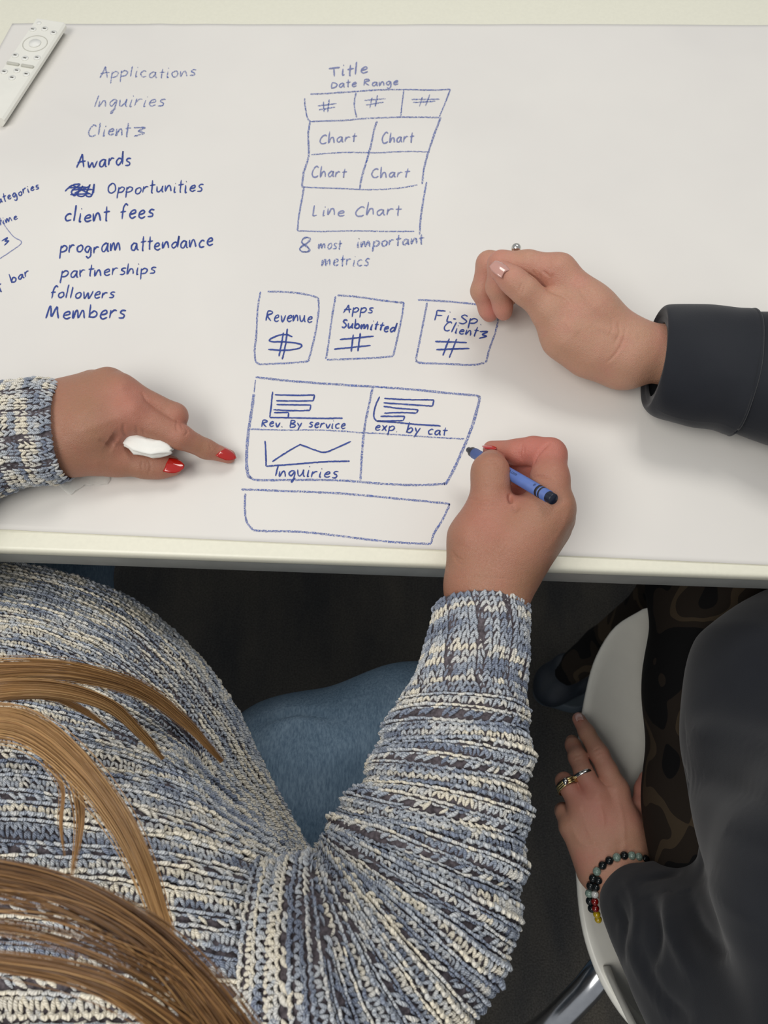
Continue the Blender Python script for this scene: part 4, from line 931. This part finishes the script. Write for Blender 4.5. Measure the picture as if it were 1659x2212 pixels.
flush_attr(bme, [(T(*p), r, a) for p, r, a in [((1080, 672, .03), .014, .7), ((1056, 676, .02), .012, .5), ((1082, 590, .085), .016, .45), ((1200, 570, .08), .016, .35), ((1075, 560, .075), .014, .35), ((1170, 610, .07), .016, .35)]]
    + [(P(*p), r, a) for p, r, a in [((1290, 1740, .49), .03, .5), ((1240, 1700, .48), .02, .4), ((1250, 1560, .47), .012, .4), ((1392, 1710, .465), .03, .8), ((1290, 1870, .48), .02, .3), ((1295, 1625, .485), .012, .3)]])
attach(link('body', bme, SKIN_B), PB)
nail(PB, T(1077, 577, .0930), T(1064, 570, .0930)-T(1090, 590, .0930), (-.25, .05, 1), .0135, .0115, NAIL_CLEAR, 'glossy pale pink thumbnail', .25)
nail(PB, P(1249, 1546, .4725), P(1243, 1534, .462)-P(1256, 1562, .475), (-.25, .2, 1), .011, .0085, NAIL_CLEAR, 'pale fingernail', .3)
nail(PB, T(1052, 684, .0155), T(1060, 697, .004)-T(1048, 668, .022), (-1, -.3, .5), .010, .008, NAIL_CLEAR, 'pale fingernail', .3)
nail(PB, T(1086, 684, .0245), T(1088, 696, .016)-T(1080, 668, .034), (-.9, -.3, .6), .010, .008, NAIL_CLEAR, 'pale fingernail', .3)
# rings
b_ = band(PB, 'silver_ring', T(1118, 574, .058), T(1100, 572, .057)-T(1140, 577, .058), .0114, .0008, SILVER)
bm = bmesh.new(); bmesh.ops.create_uvsphere(bm, u_segments=20, v_segments=12, radius=.0042)
o = bmobj('ring_setting', bm, SILVER, PB, Matrix.Translation(Vector(T(1115, 536, .070))))
leg_tube('ring_prong', [T(1116, 540, .070), T(1117, 552, .066)], .0012, SILVER, PB, 4)
band(PB, 'silver_ring', P(1261, 1674, .484), P(1248, 1636, .476)-P(1289, 1722, .486), .0108, .0009, SILVER, flat=2.2)
band(PB, 'black_ring', P(1226, 1697, .477), P(1220, 1688, .470)-P(1254, 1748, .482), .0108, .0019, BLACKM, flat=2.0)
for k in range(3): band(PB, 'gold_ring', P(1226+k*2, 1694+k*4, .479), P(1220, 1688, .470)-P(1254, 1748, .482), .0121, .0008, GOLD)
bm = bmesh.new(); bmesh.ops.create_uvsphere(bm, u_segments=16, v_segments=10, radius=.0030); bmesh.ops.scale(bm, vec=(1, 1.3, .8), verts=bm.verts)
bmobj('ring_stone', bm, SILVER, PB, Matrix.Translation(Vector(P(1222, 1688, .490))))
# bracelet
BM_ = {'g': mat('grey_green_stone', srgb(126, 146, 136), .25, nscale=500, namp=.5), 'k': mat('black_stone', srgb(24, 28, 30), .15, nscale=300, namp=.4), 'r': mat('red_glass', srgb(120, 14, 8), .1, coat=1), 'y': mat('yellow_glass', srgb(190, 160, 16), .1, coat=1), 'w': mat('clear_glass', srgb(200, 200, 196), .1, coat=1)}
br = attach(link('bracelet', tube_mesh('bracelet', [P(*q_) for q_ in [(1412, 1872, .478), (1398, 1858, .490), (1374, 1850, .497), (1348, 1848, .501), (1320, 1857, .502), (1300, 1871, .500), (1286, 1888, .496), (1276, 1912, .490), (1273, 1938, .483), (1281, 1972, .474)]], [.0007]*10, 6, 60), BLACKM), PB); br['label'] = 'stretch bracelet of grey, black, red and yellow beads'
def beads(path, kinds, r):
    p = catmull(np.array([P(*q_) for q_ in path]), 300); L = np.concatenate([[0], np.cumsum(np.linalg.norm(np.diff(p, axis=0), axis=1))])
    s = r
    meshes = {}
    for k in kinds:
        if s > L[-1]: break
        c = np.array([np.interp(s, L, p[:, i]) for i in range(3)]); s += r*2*1.0
        if k not in meshes:
            bm = bmesh.new(); bmesh.ops.create_uvsphere(bm, u_segments=16, v_segments=10, radius=r); me = bpy.data.meshes.new('bead'); bm.to_mesh(me); bm.free(); me.materials.append(BM_[k]); me.polygons.foreach_set('use_smooth', [True]*len(me.polygons)); meshes[k] = me
        o = bpy.data.objects.new('bead', meshes[k]); C.objects.link(o); o.location = c; o.parent = br
beads([(1412, 1872, .478), (1398, 1858, .490), (1374, 1850, .497), (1348, 1848, .501), (1320, 1857, .502), (1300, 1871, .500), (1286, 1888, .496), (1276, 1912, .490), (1273, 1938, .483), (1281, 1972, .474)], 'gkkggkgkkgkkgkk', .0040)
beads([(1296, 1895, .499), (1288, 1915, .494), (1285, 1932, .490), (1285, 1950, .486), (1288, 1970, .480), (1294, 1992, .470)], 'kkwrryykk', .0036)

# sweatshirt
def cuff_tube():
    rings = [((1424, 694), (1414, 858), .784, .030), ((1418, 682), (1408, 872), .784, .036), ((1442, 676), (1432, 890), .785, .038), ((1510, 674), (1495, 905), .786, .039), ((1575, 680), (1555, 912), .786, .040), ((1602, 684), (1590, 925), .786, .0425), ((1615, 690), (1604, 920), .786, .039), ((1700, 700), (1690, 950), .79, .043), ((1850, 735), (1840, 1005), .79, .05), ((2050, 810), (1980, 1100), .79, .056), ((2250, 960), (2060, 1250), .79, .062), ((2380, 1250), (2060, 1420), .79, .068), ((2400, 1620), (2050, 1600), .78, .075)]
    S = ring_tube(rings, 150, 80)
    S = wrinkle(S, .0022, 1.6, 9, 3); return S
S2 = cuff_tube()
inner = S2[0:1].copy(); ci = inner.mean(1, keepdims=True); inner = ci+(inner-ci)*.86; inner2 = inner+(S2[20:21].mean(1, keepdims=True)-ci)
shirt_g = [chain([(P(1368, 1946, .493), .027), (P(1395, 1965, .503), .036), (P(1465, 2020, .525), .055), (P(1570, 2100, .565), .078), (P(1700, 2170, .61), .095), (P(1950, 2270, .72), .10)], .02),
           chain([(P(1790, 1400, .62), .060), (P(1745, 1500, .62), .095), (P(1742, 1620, .62), .095), (P(1800, 1780, .66), .095), (P(1900, 1950, .75), .10)], .03),
           chain([(P(1800, 1780, .66), .09), (P(2180, 1640, .72), .10), (P(2300, 1900, .74), .09)], .03),
           chain([(P(1590, 1850, .60), .030), (P(1690, 1810, .61), .05)], .02) + chain([(P(1470, 1905, .515), .018), (P(1600, 1930, .56), .05)], .015)]
cv = []
V, Q = relief(*sdf_build(shirt_g, cv, .0035, gk=.02, pad=.03), [
    ([(1480, 1590), (1560, 1585), (1700, 1640)], 36, -.006), ([(1470, 1680), (1570, 1690), (1720, 1760)], 36, .006),
    ([(1330, 1935), (1350, 2000), (1345, 2080)], 9, .004), ([(1352, 1900), (1375, 1960), (1372, 2040)], 8, -.003), ([(1400, 1930), (1420, 2000), (1415, 2090)], 14, .006), ([(1440, 1925), (1455, 2010), (1500, 2120)], 16, -.006),
    ([(1480, 1920), (1510, 2000), (1570, 2070)], 16, .006), ([(1340, 1990), (1380, 2090), (1450, 2200)], 16, -.004), ([(1380, 2040), (1420, 2140), (1500, 2212)], 14, .005), ([(1530, 1890), (1600, 1960), (1720, 2010)], 30, -.004),
    ([(1380, 1905), (1430, 1890), (1470, 1885)], 8, .003), ([(1570, 1790), (1640, 1830), (1720, 1850)], 26, .004)])
c0_ = V.mean(0)
nrm = .0022*(vnoise(V[:, 0]*30+V[:, 2]*20, V[:, 1]*22, 8)-.5); V = V+np.stack([nrm, nrm*0, nrm*1.2], 1)
G2 = np.concatenate([inner2, inner, S2]); ms = gridmesh('x', G2)
Vt = G2.reshape(-1, 3); nv_, nu_ = G2.shape[:2]; a, b = np.meshgrid(np.arange(nv_-1), np.arange(nu_-1), indexing='ij'); a = a.ravel(); b = b.ravel()
Qt = np.stack([a*nu_+b, a*nu_+b+1, (a+1)*nu_+b+1, (a+1)*nu_+b], 1); bpy.data.meshes.remove(ms)
V, Q = joinVF([(V, Q), (Vt, Qt)])
sw = attach(link('sweatshirt', npmesh('sweatshirt', V, Q), BLACK), PB); sw['label'] = 'black jersey sweatshirt with wide cuffs'
# cuff seam (raised stitching line around the sleeve)
row = S2[int(149*5/11)]; seam = attach(link('cuff_seam', tube_mesh('cuff_seam', row[:-1], [.0017]*(len(row)-1), 6), BLACK), PB)
# trousers + shoe
g = [chain([(P(1650, 1950, .52), .095), (P(1611, 1750, .525), .088), (P(1594, 1500, .525), .086), (P(1576, 1240, .515), .082), (P(1560, 1150, .50), .072)], .03)+chain([(P(1560, 1150, .50), .065), (P(1430, 1320, .28), .045), (P(1300, 1395, .11), .030), (P(1225, 1450, .08), .024)], .01)
     + chain([(P(1800, 1900, .52), .10), (P(1900, 1500, .53), .09), (P(1900, 1150, .51), .075), (P(1800, 1300, .30), .06), (P(1700, 1400, .10), .05)], .03)]
V, Q = sdf_build(g, [], .006, pad=.03)
tr = attach(link('trousers', npmesh('trousers', V, Q), CAMO), PB); tr['label'] = 'dark brown and black patterned trousers'
NAVY = mat('dark_navy_leather', srgb(30, 37, 46), .5, nscale=60, namp=.2); SOLE = mat('grey_shoe_sole', srgb(64, 74, 82), .6, nscale=60, namp=.1)
V, Q = sdf_build([chain([(P(1225, 1445, .075), .027), (P(1200, 1470, .045), .028), (P(1190, 1490, .035), .026)], .01)+chain([(P(1195, 1480, .035), .028), (P(1240, 1470, .035), .026)], .02)], [], .004, pad=.02)
attach(link('shoe', npmesh('shoe', V, Q), NAVY), PB)
V, Q = sdf_build([chain([(P(1185, 1492, .013), .027), (P(1235, 1498, .013), .027), (P(1250, 1462, .013), .024)], .02)], [], .004, pad=.02)
V[:, 2] = np.clip(V[:, 2], .001, .03); attach(link('shoe_sole', npmesh('shoe_sole', V, Q), SOLE), PB)
